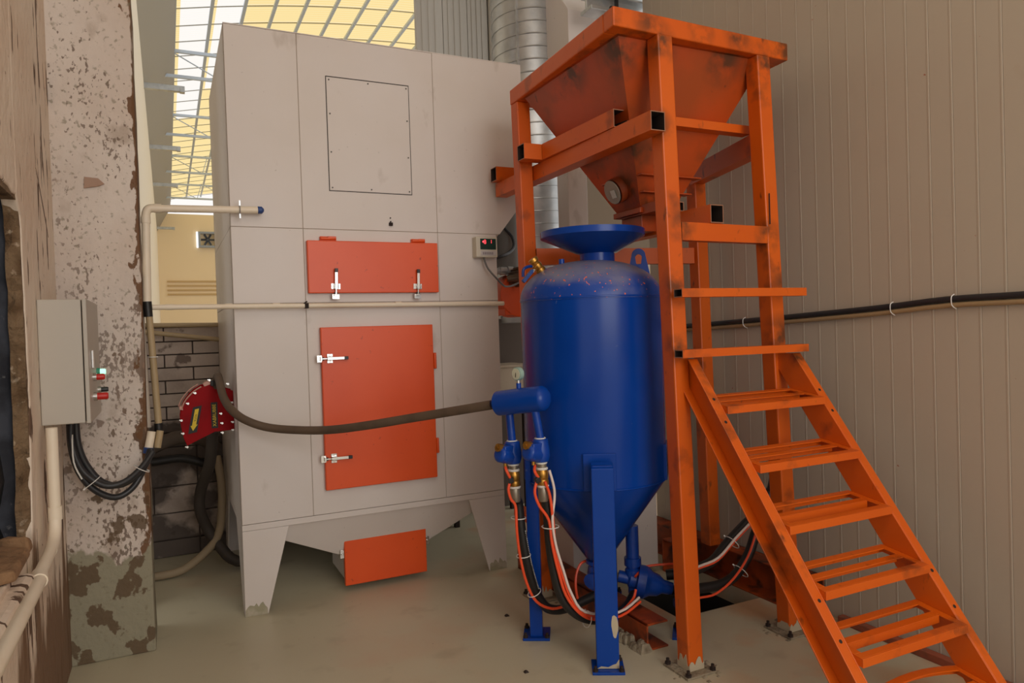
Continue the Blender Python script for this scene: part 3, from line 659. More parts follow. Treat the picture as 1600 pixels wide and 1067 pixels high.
c0 = Vector((1.70, 3.28, 1.765)); m.tube([c0 + Vector((-.05, 0, 0)), c0 + Vector((-.045, 0, .04)), c0 + Vector((0, 0, .055)), c0 + Vector((.045, 0, .04)), c0 + Vector((.05, 0, 0))], .008, 8); m.build('lifting_lug', BLUEFIT, bp_)
# brass ball valve on the shoulder
m = MB(); m.cyl((1.690, 3.085, 1.735), (1.660, 3.092, 1.778), .026, 12); m.build('valve_nozzle', BLUEFIT, bp_)
m = MB(); m.lathe((1.660, 3.092, 1.772), (-.050, .010, .07), [(.024, 0), (.026, .010), (.026, .022), (.021, .024), (.024, .034), (.024, .048), (.019, .052), (.021, .062), (.025, .066), (.025, .082), (.017, .084)], 12); m.cyl((1.640, 3.09, 1.80), (1.610, 3.075, 1.785), .010, 8); bv = m.build('ball_valve', BRASS, bp_)
m = MB(); m.mi = 0; m.obox((1.601, 3.068, 1.778), (-.55, -.2, -.6), (0, 1, 0), (.6, 0, -.55), .012, .011, .004); m.mi = 1; a_ = Vector((-.72, -.15, -.68)).normalized(); m.obox((1.565, 3.06, 1.752), a_, a_.cross(Vector((0, 1, 0))), (0, 1, 0), .042, .008, .010); m.build('valve_handle', [CHROME, BLUEPL], bv, .002)
# legs
def tleg(cx, cy, ang, name='leg'):
    r = Vector((math.cos(math.radians(ang)), math.sin(math.radians(ang)), 0)); t = Vector((-r.y, r.x, 0)); c = Vector((cx, cy, 0))
    m = MB(); q = []
    for z, e in ((.012, 1), (.905, 1)):
        for i, j in ((-1, -1), (1, -1), (1, 1), (-1, 1)): q.append(c + r * .030 * i + t * .049 * j + Vector((0, 0, z - (.02 if (z > .5 and i > 0) else 0))))
    m.hexa(q); l = m.build(name, BLUE, bp_, .004)
    m = MB(); pc_ = Vector((TX, TY, 0)) + r * (TR - .02); m.obox(pc_ + Vector((0, 0, .845)), r, t, (0, 0, 1), .026, .075, .085)
    m.obox(c + r * -.02 + Vector((0, 0, .845)), r, t, (0, 0, 1), .035, .045, .05); m.build('pad', BLUE, l, .004)
    m = MB(); m.obox(c + Vector((0, 0, .006)), r, t, (0, 0, 1), .065, .070, .006); m.build('base_plate', BLUE, l, .002)
    m = MB()
    for i, j in ((1, 1), (1, -1), (-1, 1)):
        p_ = c + r * .052 * i + t * .056 * j; m.cyl(p_ + Vector((0, 0, .012)), p_ + Vector((0, 0, .034)), .007, 6); m.cyl(p_ + Vector((0, 0, .012)), p_ + Vector((0, 0, .022)), .012, 6)
    each(m, 'anchor_bolt', SOOT, l)
    return l, c, r, t
l1, c_, r_, t_ = tleg(1.690, 2.655, 241)
m = MB(); rr = random.Random(4); pl = []
for k in range(14):
    a = 2 * math.pi * k / 14; pl.append(c_ + r_ * .0303 + t_ * (.034 + .0145 * math.cos(a) * (1 if math.cos(a) > 0 else (.9 + .3 * rr.random()))) + Vector((0, 0, .20 + .052 * math.sin(a) * (.8 + .3 * rr.random()))))
m.prism(pl, r_ * .0008); m.build('paint_chip', CHIP, l1)
m = MB(); m.prism([c_ + r_ * .0303 + t_ * a + Vector((0, 0, b)) for a, b in ((-.048, .014), (.048, .014), (.048, .055), (.035, .035), (.02, .03), (0, .02), (-.03, .024))], r_ * .0008); m.build('paint_chip', CHIP, l1)
tleg(1.580, 3.115, 150); tleg(2.205, 2.755, 320); tleg(2.16, 3.36, 55)
# outlet stubs and metering valves below the cone
m = MB(); m.lathe((1.902, 3.05, 0), (0, 0, 1), [(.030, .14), (.030, .19), (.052, .195), (.052, .215), (.034, .22), (.05, .235), (.056, .27), (.05, .30), (.034, .315), (.06, .32), (.06, .335), (.04, .34), (.04, .40)], 16)
m.cyl((1.902, 3.05, .265), (1.83, 2.99, .265), .026, 10); m.cyl((1.83, 2.99, .265), (1.81, 2.975, .265), .036, 10); m.build('metering_valve', BLUEFIT, bp_)
m = MB(); m.cyl((2.062, 2.98, .28), (2.062, 2.98, .50), .032, 14); m.cyl((2.062, 2.98, .30), (2.062, 2.98, .34), .042, 14)
m.lathe((2.062, 2.98, .16), (0, 0, 1), [(.026, 0), (.026, .05), (.04, .06), (.04, .12), (.03, .13)], 14)
ax = Vector((.80, -.55, -.22)); m.lathe((2.00, 3.02, .245), ax, [(.030, 0), (.030, .05), (.045, .06), (.045, .09), (.080, .095), (.082, .135), (.074, .145), (.060, .165), (.052, .20), (.034, .225), (.030, .27), (.018, .275)], 20)
m.build('metering_valve', BLUEFIT, bp_)
m = MB(); m.obox((2.245, 2.83, .125), (.9, -.3, 0), (.3, .9, 0), (0, 0, 1), .045, .018, .018); m.build('bracket', BLUEPL, bp_, .003)
# air manifold
ma, mb_ = Vector((1.335, 2.985, 1.163)), Vector((1.476, 2.762, 1.1955)); ad = (mb_ - ma); al = ad.length
m = MB(); m.lathe(ma, ad, [(.022, -.012), (.026, -.002), (.036, .004), (.056, .022), (.057, .03), (.057, al - .03), (.056, al - .010), (.054, al - .004), (.044, al + .008), (.028, al + .017), (.006, al + .021)], 28); man = m.build('air_manifold', BLUE, bp_)
m = MB(); m.cyl((1.44, 2.85, 1.18), (1.60, 2.93, 1.18), .022, 12); m.build('manifold_arm', BLUE, man)
gp_ = ma.lerp(mb_, .50) + Vector((0, 0, .05))
m = MB(); m.cyl(gp_, gp_ + Vector((0, 0, .030)), .011, 10); m.mi = 1; m.cyl(gp_ + Vector((0, 0, .030)), gp_ + Vector((0, 0, .045)), .008, 8); m.build('gauge_stem', [BLUEFIT, CHROME], man)
gc = gp_ + Vector((0, 0, .072)); gd = Vector((-.95, -.28, -.05)).normalized()
m = MB(); m.mi = 0; m.lathe(gc - gd * .014, gd, [(.024, 0), (.030, .006), (.030, .026), (.026, .028)], 20); m.mi = 1; m.lathe(gc + gd * .0142, gd, [(.0255, 0), (.0255, .001)], 20); m.mi = 2; m.obox(gc + gd * .0158, (.15, .1, .9), gd, Vector((.15, .1, .9)).cross(gd), .016, .0008, .0018); m.build('pressure_gauge', [GAUGEB, GAUGEF, SOOT], man)
def dropvalve(top, bot, knobdir):
    top, bot = Vector(top), Vector(bot); z1 = bot.z
    m = MB(); m.cyl(top, bot + Vector((0, 0, 0)), .0185, 14); m.build('drop_pipe', BLUEFIT, man)
    k = Vector(knobdir).normalized()
    b = bot
    m = MB(); m.lathe(b, (0.02, 0, -1), [(.024, -.004), (.034, 0), (.036, .02), (.040, .05), (.040, .075), (.034, .095), (.030, .10)], 16)
    m.obox(b + Vector((0, 0, -.045)) + k * .034, k, (0, 0, 1), k.cross(Vector((0, 0, 1))), .034, .034, .030)
    m.lathe(b + Vector((0, 0, -.070)) + k * .005, k + Vector((0, 0, .35)), [(.034, 0), (.038, .05), (.038, .075), (.026, .085)], 14)
    v = m.build('diaphragm_valve', BLUEFIT, bp_, .004)
    m = MB(); m.cyl(b + Vector((0, 0, -.022)) + k * .06, b + Vector((0, 0, -.016)) + k * .088, .019, 8); m.cyl(b + Vector((0, 0, -.016)) + k * .088, b + Vector((0, 0, -.016)) + k * .094, .010, 8); m.cyl(b + Vector((0, 0, -.085)) + k * .045, b + Vector((0, 0, -.108)) + k * .045, .008, 8); each(m, 'brass_knob', BRASS, v)
    m = MB(); m.lathe(b, (0, 0, 1), [(.025, -.004), (.027, .0), (.024, .007)], 14); m.lathe(b + Vector((.002, 0, -.108)), (0, 0, 1), [(.025, 0), (.027, .005), (.025, .010)], 14); m.lathe(b + Vector((.003, 0, -.134)), (0, 0, 1), [(.026, 0), (.028, .006), (.025, .010)], 14); m.lathe(b + Vector((.006, 0, -.212)), (0, 0, 1), [(.026, 0), (.028, .006), (.026, .010)], 14); each(m, 'thread_tape', TAPE, v)
    m = MB(); m.lathe(b + Vector((.006, 0, -.206)), (-.03, 0, 1), [(.024, 0), (.027, .006), (.027, .026), (.024, .030), (.027, .034), (.027, .058), (.024, .066), (.022, .075)], 14); m.build('brass_union', BRASS, v)
    m = MB(); m.cyl(b + Vector((.003, 0, -.108)), b + Vector((.004, 0, -.128)), .022, 12); m.lathe(b + Vector((.008, 0, -.275)), (-.03, 0, 1), [(.021, 0), (.024, .004), (.024, .060), (.021, .066)], 14); each(m, 'hose_ferrule', mat('grey_ferrule', rgb(150, 140, 124), .4, .6), v)
    return b
dropvalve((1.388, 2.945, 1.125), (1.396, 2.94, .990), (-.9, -.25, 0)); dropvalve((1.447, 2.805, 1.15), (1.467, 2.80, 1.012), (-.9, -.25, 0))
# hoses and tubes from the valves
tag(MB().tube([(1.404, 2.94, .722), (1.422, 2.95, .70), (1.433, 2.95, .573), (1.464, 2.96, .414), (1.511, 2.985, .277), (1.570, 3.005, .183), (1.636, 3.02, .145), (1.716, 3.03, .138), (1.807, 3.04, .150), (1.895, 3.05, .165)], .0225, 12, 5).build('blast_hose', BLACKRUB), 'black blast hose hanging from the left valve in front of the far blue leg', 'hose')
def near(pts, k=.981): return [(x * k, y * k, 1.5 + (z - 1.5) * k) for x, y, z in pts]
tag(MB().tube(near([(1.513, 2.855, .735), (1.524, 2.86, .668), (1.532, 2.86, .521), (1.548, 2.86, .402), (1.580, 2.86, .278), (1.641, 2.86, .192), (1.726, 2.86, .139), (1.831, 2.86, .121)]) + [(1.95, 2.89, .135), (2.06, 2.97, .165)], .0225, 12, 5).build('blast_hose', BLACKRUB), 'black blast hose curving from the right valve behind the front blue leg', 'hose')
for o_, pts in ((bpy.data.objects['blast_hose'], [(1.433, 2.95, .573), (1.448, 2.955, .49), (1.464, 2.96, .414), (1.487, 2.972, .345), (1.511, 2.985, .277)]), (bpy.data.objects['blast_hose.001'], near([(1.527, 2.86, .60), (1.532, 2.86, .521), (1.540, 2.86, .46), (1.548, 2.86, .402), (1.562, 2.86, .34), (1.580, 2.86, .278)]))):
    m = MB(); rr = random.Random(2); off_ = Vector((.012, -.0188, .003))
    for a, b in zip(pts[:-1], pts[1:]):
        a, b = Vector(a), Vector(b); dd = (b - a).normalized()
        for k in range(9): m.obox(a.lerp(b, k / 9) + off_, dd, Vector((.85, .5, 0)), dd.cross(Vector((.85, .5, 0))), rr.uniform(.0012, .003), .0022, .0010)
    m.build('hose_print', TIE, o_)['kind'] = 'stuff'
for pts, lab_ in (
    ([(1.353, 2.93, .885), (1.350, 2.91, .866), (1.368, 2.91, .829), (1.367, 2.91, .818)], 'short orange air tube under the left brass knob'),
    ([(1.367, 2.91, .818), (1.356, 2.91, .782), (1.367, 2.91, .737), (1.389, 2.91, .70), (1.391, 2.91, .589), (1.413, 2.93, .464), (1.451, 2.95, .333), (1.506, 2.965, .230), (1.60, 2.985, .170), (1.70, 3.0, .165)], 'long orange air tube tied along the left black blast hose'),
    ([(1.460, 2.845, .89), (1.445, 2.82, .868), (1.463, 2.82, .836), (1.460, 2.82, .825)], 'short orange air tube under the right brass knob'),
    ([(1.453, 2.82, .823), (1.442, 2.82, .774), (1.462, 2.82, .714), (1.508, 2.82, .642), (1.521, 2.82, .533), (1.546, 2.82, .414), (1.584, 2.82, .290), (1.652, 2.82, .195), (1.736, 2.82, .148), (1.877, 2.82, .137), (2.017, 2.86, .164)], 'orange air tube looping left of the right hose and along it to the floor'),
    ([(1.492, 2.815, .819), (1.515, 2.815, .750), (1.527, 2.815, .633), (1.539, 2.82, .501), (1.574, 2.82, .365), (1.620, 2.82, .254), (1.702, 2.82, .173), (1.860, 2.82, .156), (1.985, 2.88, .172), (2.02, 2.9, .21)], 'orange air tube running straight down the front of the right hose'),
    ([(1.76, 3.02, .175), (1.775, 3.06, .22), (1.793, 3.08, .273), (1.825, 3.09, .316), (1.863, 3.09, .326)], 'thin orange air tube rising to the blue valve under the cone')):
    tag(MB().tube(near(pts) if 'right' in lab_ else pts, .0065, 8, 4).build('air_tube', ORTUBE), lab_, 'tube')
tag(MB().tube(near([(1.532, 2.845, .86), (1.547, 2.835, .785), (1.545, 2.83, .728), (1.521, 2.81, .643), (1.534, 2.81, .531), (1.569, 2.81, .409), (1.605, 2.81, .301), (1.676, 2.81, .199), (1.860, 2.81, .162), (2.01, 2.86, .185)]), .006, 8, 4).build('air_tube', WHTUBE), 'white air tube running down the right blast hose', 'tube')
def tie(c, r, d, label, cat='cable tie', group=None):
    m = MB(); d = Vector(d).normalized(); u = d.orthogonal().normalized(); v = d.cross(u)
    pts = [Vector(c) + u * (r * math.cos(2 * math.pi * k / 14)) + v * (r * math.sin(2 * math.pi * k / 14)) for k in range(15)]
    m.tube(pts, .0022, 5, 1); m.obox(Vector(c) + u * (r + .004), u, v, d, .006, .003, .003)
    return tag(m.build('cable_tie', TIE), label, cat, group)
tie((1.415, 2.94, .64), .034, (.05, 0, 1), 'white cable tie near the top of the left blast hose'); tie((1.440, 2.95, .46), .033, (-.1, 0, 1), 'white cable tie halfway down the left blast hose'); tie((1.500, 2.972, .27), .033, (-.4, 0, .9), 'white cable tie low on the left blast hose')
tie(near([(1.528, 2.845, .605)])[0], .038, (0, 0, 1), 'white cable tie gathering tubes high on the right blast hose'); tie(near([(1.705, 2.845, .148)])[0], .036, (1, 0, -.3), 'white cable tie at the floor bend of the right blast hose')
for c in ((1.368, 2.91, .822), near([(1.458, 2.82, .828)])[0]):
    m = MB(); m.obox(c, (1, 0, .2), (0, 1, 0), (-.2, 0, 1), .012, .009, .011); m.cyl((c[0], c[1], c[2] - .016), (c[0], c[1], c[2] + .016), .007, 8)
    tag(m.build('tube_coupling', BLACKPL, None, .002), 'black push fit coupling on the %s orange tubes' % ('left' if c[0] < 1.4 else 'right'), 'fitting')

# ================================================================ ORANGE HOPPER TOWER
tw = thing('hopper_tower', 'tall orange square tube tower carrying an orange storage hopper over the blue tank', 'hopper', (2.3, 3.0, 0))
def post(b, t, w=.08, feet=True):
    b, t = Vector(b), Vector(t); m = MB()
    q = [p_ + Vector((i * w, j * w, 0)) for p_ in (b, t) for i, j in ((0, 0), (1, 0), (1, 1), (0, 1))]
    m.hexa(q); o = m.build('post', ORG, tw, .006)
    if feet:
        m = MB(); m.box(b.x - .045, b.x + w + .035, b.y - .045, b.y + w + .045, b.z, b.z + .010); m.build('base_plate', DUSTY, o, .002)
        m = MB()
        for dx, dy in ((-.03, -.03), (w + .022, -.03), (-.03, w + .03), (w + .022, w + .03)): m.cyl((b.x + dx, b.y + dy, b.z + .008), (b.x + dx, b.y + dy, b.z + .035), .008, 6); m.cyl((b.x + dx, b.y + dy, b.z + .009), (b.x + dx, b.y + dy, b.z + .02), .014, 6)
        each(m, 'anchor_bolt', SOOT, o)
        m = MB(); rr = random.Random(int(b.x * 50))
        for face in (0, 1):
            pts = [(0.0, .0)] + [(k / 8 * w, .02 + .05 * rr.random() * (1 if 1 < k < 7 else .5)) for k in range(9)] + [(w, 0)]
            if face == 0: m.prism([(b.x + a, b.y - .0005, b.z + .011 + c) for a, c in pts], (0, -.0012, 0))
            else: m.prism([(b.x - .0005, b.y + a, b.z + .011 + c) for a, c in pts], (-.0012, 0, 0))
        m.build('paint_chip', CHIP, o)
        m = MB(); rr = random.Random(int(b.x * 77))
        for k in range(16):
            a = rr.uniform(0, 6.28); d_ = rr.uniform(.085, .13); s_ = rr.uniform(.006, .014); cx, cy = b.x + w / 2 + d_ * math.cos(a), b.y + w / 2 + d_ * math.sin(a)
            m.hexa([(cx - s_, cy - s_, b.z), (cx + s_, cy - s_ * .6, b.z), (cx + s_ * .7, cy + s_, b.z), (cx - s_, cy + s_, b.z), (cx - s_ * .5, cy - s_ * .4, b.z + s_ * .5), (cx + s_ * .4, cy - s_ * .3, b.z + s_ * .6), (cx + s_ * .4, cy + s_ * .5, b.z + s_ * .5), (cx - s_ * .3, cy + s_ * .4, b.z + s_ * .5)])
        m.build('grout', DUSTY, o)['kind'] = 'stuff'
    return o
post((1.961, 2.437, 0), (1.945, 2.510, 2.75), .079); post((2.627, 2.511, 0), (2.537, 2.535, 2.75), .080)
post((1.80, 3.50, 0), (1.776, 3.540, 2.75), .080); post((2.790, 3.25, .205), (2.795, 3.31, 2.75), .080, False)
# rim
N_, R_, L_, K_ = Vector((1.72, 2.51, 0)), Vector((2.745, 2.544, 0)), Vector((1.775, 3.625, 0)), Vector((2.80, 3.655, 0))
ex, ey = (R_ - N_).normalized(), (L_ - N_).normalized(); z0, z1 = 2.75, 2.832; w = .082
def rim(a, b, inner):
    m = MB(); m.hexa([(*(p_.xy), z) for z in (z0, z1) for p_ in (a, b, b + inner, a + inner)]); return m.build('rim_beam', ORG, tw, .006)
rim(N_, R_, ey * w); rim(N_ + ey * w, L_, ex * w); rim(L_ - ey * w + ex * w, K_ - ey * w, ey * w); rim(R_ - ex * w + ey * w, K_ - ey * w * 1.0 - ex * w, ex * w)
# hopper body
ht = [(1.800, 2.592, 2.749), (2.635, 2.592, 2.749), (2.635, 3.485, 2.749), (1.800, 3.485, 2.749)]; hb_ = [(2.10, 2.88, 2.07), (2.30, 2.88, 2.07), (2.30, 3.08, 2.07), (2.10, 3.08, 2.07)]
m = MB(); m.hexa(hb_ + ht); m.box(1.785, 2.655, 2.575, 3.51, 2.7492, 2.7498); hop = m.build('hopper', ORGH, tw, .003)
m = MB(); m.box(2.085, 2.315, 2.865, 3.095, 2.045, 2.072); m.box(2.115, 2.285, 2.895, 3.065, 1.96, 2.045); m.build('outlet', ORGH, hop, .003)
m = MB(); m.mi = 0; m.sqtube((2.175, 2.74, 2.060), (2.175, 3.05, 2.060), (0, 0, 1), .15, .045, .004); m.build('slide_gate', [ORGH, STEEL_EDGE, SOOT], hop)
def hx(t): # front face at parameter t
    return 1.80 + .30 * t, 2.635 - .335 * t, 2.592 + .288 * t, 2.749 - .679 * t
m = MB()
for t in (.79, .90):
    a, b, y, z = hx(t); m.box(a + .004, b + .03, y - .035, y + .02, z - .003, z + .003); m.box(a - .03, a + .004, 2.95, 3.08, z - .004, z + .004)
m.build('flange', ORGH, hop, .001)
cen = Vector((2.035, 2.985, 2.170)); nn = Vector((-.9147, 0, -.404)).normalized()
m = MB(); m.mi = 0; m.lathe(cen - nn * .02, nn, [(.064, 0), (.064, .040), (.060, .040), (.060, .012)], 28, False); m.mi = 1; m.lathe(cen + nn * .010, nn, [(.0605, .018), (.059, .020)], 28); m.build('sight_glass', [ORGD, GLASSY], hop)
m = MB(); m.obox(cen + nn * .0305 + Vector((0, -.012, -.01)), (0, 1, 0), nn.cross(Vector((0, 1, 0))), nn, .018, .020, .0008); m.build('glass_smear', mat('pale_glass_smear', rgb(190, 190, 180), .4), hop)
# tubes of the tower
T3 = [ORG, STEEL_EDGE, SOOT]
def tub(p0, p1, w=.075, h=.082, name='tube', up=(0, 0, 1)):
    m = MB(); m.sqtube(p0, p1, up, w, h, .004); return m.build(name, T3, tw)
tub((1.902, 2.468, 2.360), (1.902, 4.045, 2.360))
tub((1.900, 2.737, 2.4435), (1.885, 3.395, 2.4435), .08)
tub((1.740, 3.440, 2.4435), (1.925, 3.440, 2.4435), .08)
tub((1.825, 3.985, 2.4435), (2.0, 3.985, 2.4435), .08)
tub((2.2385, 2.50, 1.987), (2.2385, 3.50, 1.987), .074, .082)
tub((2.035, 2.52, 1.904), (2.560, 2.545, 1.904), .05, .079)
tub((1.86, 3.54, 1.896), (2.80, 3.35, 1.896), .06, .09)
tub((2.62, 2.61, 2.36), (2.83, 3.34, 2.36), .07, .10)
tub((2.02, 2.70, 2.438), (2.62, 2.70, 2.438), .06, .040, 'flat_bar')
tub((1.935, 2.41, 1.629), (2.650, 2.41, 1.629), .055, .036, 'step_bar'); tub((1.930, 2.41, 1.374), (2.655, 2.41, 1.372), .055, .034, 'step_bar')
m = MB(); m.box(2.575, 2.579, 2.519, 2.523, 1.955, 2.10); m.build('dark_slot', SOOT, tw)
# base channels
def channel(p0, p1, h, w, flip=1):
    p0, p1 = Vector(p0), Vector(p1); d = (p1 - p0).normalized(); sd = d.cross(Vector((0, 0, 1))) * flip; t = .009
    m = MB(); L = (p1 - p0).length
    m.obox((p0 + p1) / 2 + sd * (t / 2) + Vector((0, 0, h / 2)), d, sd, (0, 0, 1), L / 2, t / 2, h / 2)
    for z in (t / 2, h - t / 2): m.obox((p0 + p1) / 2 + sd * (w / 2) + Vector((0, 0, z)), d, sd, (0, 0, 1), L / 2, w / 2, t / 2)
    return m.build('base_channel', ORGD, tw, .002)
channel((2.965, 2.60, 0), (2.965, 4.0, 0), .20, .115, -1); channel((1.935, 2.70, 0), (1.935, 4.05, 0), .125, .12, 1)
channel((2.67, 3.545, 0), (2.84, 3.545, 0), .20, .09, 1)
tub((1.88, 3.55, .40), (1.88, 3.90, .40), .06, .06)
mm = MB()
rr = random.Random(12)
for k in range(26):
    y = 2.70 + rr.random() * .42; s_ = rr.uniform(.012, .03); x = 1.915 + rr.uniform(-.015, .02); mm.hexa([(x - s_, y - s_, 0), (x + s_, y - s_, 0), (x + s_, y + s_, 0), (x - s_, y + s_, 0), (x - s_ * .4, y - s_ * .6, s_ * 1.6), (x + s_ * .5, y - s_ * .5, s_ * 1.4), (x + s_ * .5, y + s_ * .5, s_ * 1.5), (x - s_ * .4, y + s_ * .5, s_ * 1.3)])
mm.build('grout', DUSTY, tw)['kind'] = 'stuff'

# ================================================================ LADDER
ld = thing('steel_ladder', 'steep orange steel ladder with open grid treads leaning on the tower front', 'ladder', (2.3, 1.8, 0))
ZT, YT = 1.352, 2.385; sl = Vector((0, -.152, -.199)).normalized(); zb = 0.0; Lb = (ZT - zb) / -sl.z
nrm = Vector((0, sl.z, -sl.y)); nrm = -nrm if nrm.y > 0 else nrm       # points to the climber
def stringer(x, inward):
    m = MB(); top = Vector((x, YT, ZT)); D = .118; th = .006; fw = .048
    bot = top + sl * Lb
    def plate(x0, x1, n0, n1):
        # cut level at floor and at the top
        q = []
        for n_ in (n0, n1):
            for zt in (0, 1):
                base = top + nrm * n_
                zz = zb if zt == 0 else ZT - .004
                k = (zz - base.z) / sl.z; q.append((base.y + sl.y * k, zz))
        (a, b), (c, d) = (q[0], q[1]), (q[2], q[3])
        m.hexa([(x0, a[0], a[1]), (x1, a[0], a[1]), (x1, c[0], c[1]), (x0, c[0], c[1]), (x0, b[0], b[1]), (x1, b[0], b[1]), (x1, d[0], d[1]), (x0, d[0], d[1])])
    o_n = -.040
    if inward > 0: plate(x + fw - th, x + fw, o_n - D, o_n); plate(x, x + fw - th, o_n - .006, o_n); plate(x, x + fw - th, o_n - D, o_n - D + .006)
    else: plate(x, x + th, o_n - D, o_n); plate(x + th, x + fw, o_n - .006, o_n); plate(x + th, x + fw, o_n - D, o_n - D + .006)
    o = m.build('stringer', ORG, ld, .002)
    m = MB(); cx = x + fw / 2
    for s_ in (.18, .29, 1.02, 1.16):
        for k in (0, 1):
            c = top + sl * (s_ * Lb / 1.70) + nrm * -.0396; m.cyl((cx, c.y, c.z), Vector((cx, c.y, c.z)) + nrm * .0006, .007, 10)
            break
    m.build('bolt_hole', SOOT, o)
    return o
stringer(1.998, 1); stringer(2.607, -1)
TF = [(2.252, 1.157), (2.082, .943), (1.942, .738), (1.788, .545), (1.645, .365), (1.492, .166)]
def tread(y, z, bow=0, flip=1):
    x0, x1 = 2.046, 2.606; dp = .205; a = .032; t = .005
    e = bpy.data.objects.new('tread', None)
    m = MB(); m.box(x0, x1, y, y + t, z - .031, z); m.box(x0, x1, y + t, y + a, z - t, z); m.box(x0 - .0, x0 + t, y + t, y + dp, z - .031, z - t); m.box(x1 - t, x1, y + t, y + dp, z - .031, z - t)
    m.box(x0, x0 + a, y + a, y + dp - a, z - t, z); m.box(x1 - a, x1, y + a, y + dp - a, z - t, z)
    m.box(x0, x1, y + dp - a, y + dp, z - t, z); m.box(x0, x1, y + dp - t, y + dp, z - .031, z - t)
    m.box(x0 + a, x1 - a, y + dp * .5 - .014, y + dp * .5 + .018, z - t, z - .001); yl = y + dp * .5 + (.013 if flip else -.014); m.box(x0 + a, x1 - a, yl, yl + .005, z - .031, z - t)
    if bow: bmesh.ops.subdivide_edges(m.bm, edges=[e for e in m.bm.edges if abs(e.verts[0].co.x - e.verts[1].co.x) > .4 and min(v.co.y for v in e.verts) > y + dp - a - .001], cuts=8, use_grid_fill=True)
    for v in m.bm.verts:
        if bow and v.co.y > y + dp - a - .001: v.co.z += .035 * math.sin(math.pi * (v.co.x - x0) / (x1 - x0))
        v.co.z += (v.co.y - y) * .14
    return m.build('tread', ORG, ld, .0015)
for k, (y, z) in enumerate(TF): tread(y, z, k == 5, k in (0, 1, 3))

# ================================================================ behind: duct, elbow, post, boxes, blower
dt = thing('spiral_duct', 'tall galvanised spiral seam duct rising behind the cabinet', 'duct', (2.63, 5.0, 1.5))
m = MB(); m.lathe((2.63, 5.0, 0), (0, 0, 1), [(.285, 1.55), (.285, 4.985)], 48); m.build('pipe', GALV, dt)
m = MB(); pts = []
for k in range(int(3.40 / .094) * 24 + 1):
    a = k / 24 * 2 * math.pi; pts.append((2.63 + .287 * math.cos(a), 5.0 + .287 * math.sin(a), 1.56 + .094 * k / 24))
m.tube(pts, .0065, 5, 1); m.build('spiral_seam', GALV, dt)
m = MB(); m.box(2.42, 2.44, 4.79, 4.815, 1.55, 4.98); m.build('flat_strap', GALV, dt)
el = thing('duct_elbow', 'cream painted square duct elbow with cut corners above the orange rim', 'duct', (2.77, 4.7, 3.3))
pr = [(4.40, 3.22), (4.40, 3.748), (4.62, 4.02), (5.06, 4.02), (5.06, 3.62), (4.92, 3.60), (4.80, 3.32), (4.62, 3.12)]
m = MB(); m.prism([(2.632, y, z) for y, z in pr], (.285, 0, 0)); m.build('box_duct', CREAM, el, .003)
m = MB(); m.box(2.628, 2.921, 4.394, 4.402, 3.21, 3.225); m.build('seam_flange', CREAM, el)
sp = MB(); sp.box(2.475, 2.625, 4.20, 4.35, 0, 2.9); tag(sp.build('square_post', CREAM, None, .004), 'cream square post standing behind the orange hopper and blue funnel', 'post')
bx = thing('low_cream_cabinet', 'plain cream steel box on a dark plinth behind the blue tank', 'cabinet', (2.4, 3.8, 0))
m = MB(); m.box(2.06, 2.655, 3.565, 3.90, .035, 1.15); m.build('body', CREAM, bx, .004); m = MB(); m.box(2.055, 2.66, 3.56, 3.905, 0, .035); m.build('plinth', DUSTY, bx, .004)
bx = thing('filter_box', 'cream box low in the gap between collector and blue tank', 'box', (2.2, 5.2, 0))
m = MB(); m.box(1.93, 2.6, 5.12, 5.46, .95, 1.20); m.build('body', REARB, bx, .004); m = MB(); m.box(1.91, 2.62, 5.10, 5.475, 1.20, 1.22); m.build('lid', REARB, bx, .003)
for lx_, ly_ in ((1.95, 5.14), (2.56, 5.14), (1.95, 5.42), (2.56, 5.42)):
    m = MB(); m.box(lx_ - .018, lx_ + .018, ly_ - .018, ly_ + .018, 0, .95); m.build('leg', SOOT, bx)
of = thing('orange_fan', 'orange centrifugal fan casing half hidden between collector and blue tank', 'fan', (2.25, 4.6, 1.7))
m = MB()
for k in range(1): m.lathe((2.25, 4.52, 1.74), (0, 1, 0), [(.15, 0), (.155, .004), (.155, .19), (.15, .194)], 28)
m.box(2.13, 2.26, 4.53, 4.70, 1.60, 1.80); m.build('volute', DOOR, of, .003)
m = MB(); m.lathe((2.20, 4.30, 1.86), (0, 1, 0), [(.05, 0), (.06, .01), (.06, .2), (.05, .22)], 18)
for k in range(16):
    a = k / 16 * 2 * math.pi; m.obox((2.20 + .063 * math.cos(a), 4.41, 1.86 + .063 * math.sin(a)), (math.cos(a), 0, math.sin(a)), (0, 1, 0), (-math.sin(a), 0, math.cos(a)), .006, .09, .002)
m.build('motor', mat('bronze_motor', rgb(112, 86, 66), .45, .5), of)
m = MB(); m.lathe((2.02, 4.5, 1.905), (1, 0, 0), [(.022, 0), (.022, .06), (.030, .062), (.030, .11), (.024, .115), (.034, .12), (.034, .16), (.022, .165)], 14); m.build('pipe_fitting', GALV, of)
m = MB(); m.box(2.26, 2.48, 4.56, 4.68, 0, .02); m.cyl((2.37, 4.62, .02), (2.37, 4.62, 1.64), .02, 10); m.build('stand', SOOT, of)
m = MB(); m.lathe((2.20, 4.62, 1.9), (0, 0, 1), [(.10, 0), (.10, .5)], 20); m.build('outlet_pipe', mat('dull_grey_pipe', rgb(120, 118, 112), .6), of)

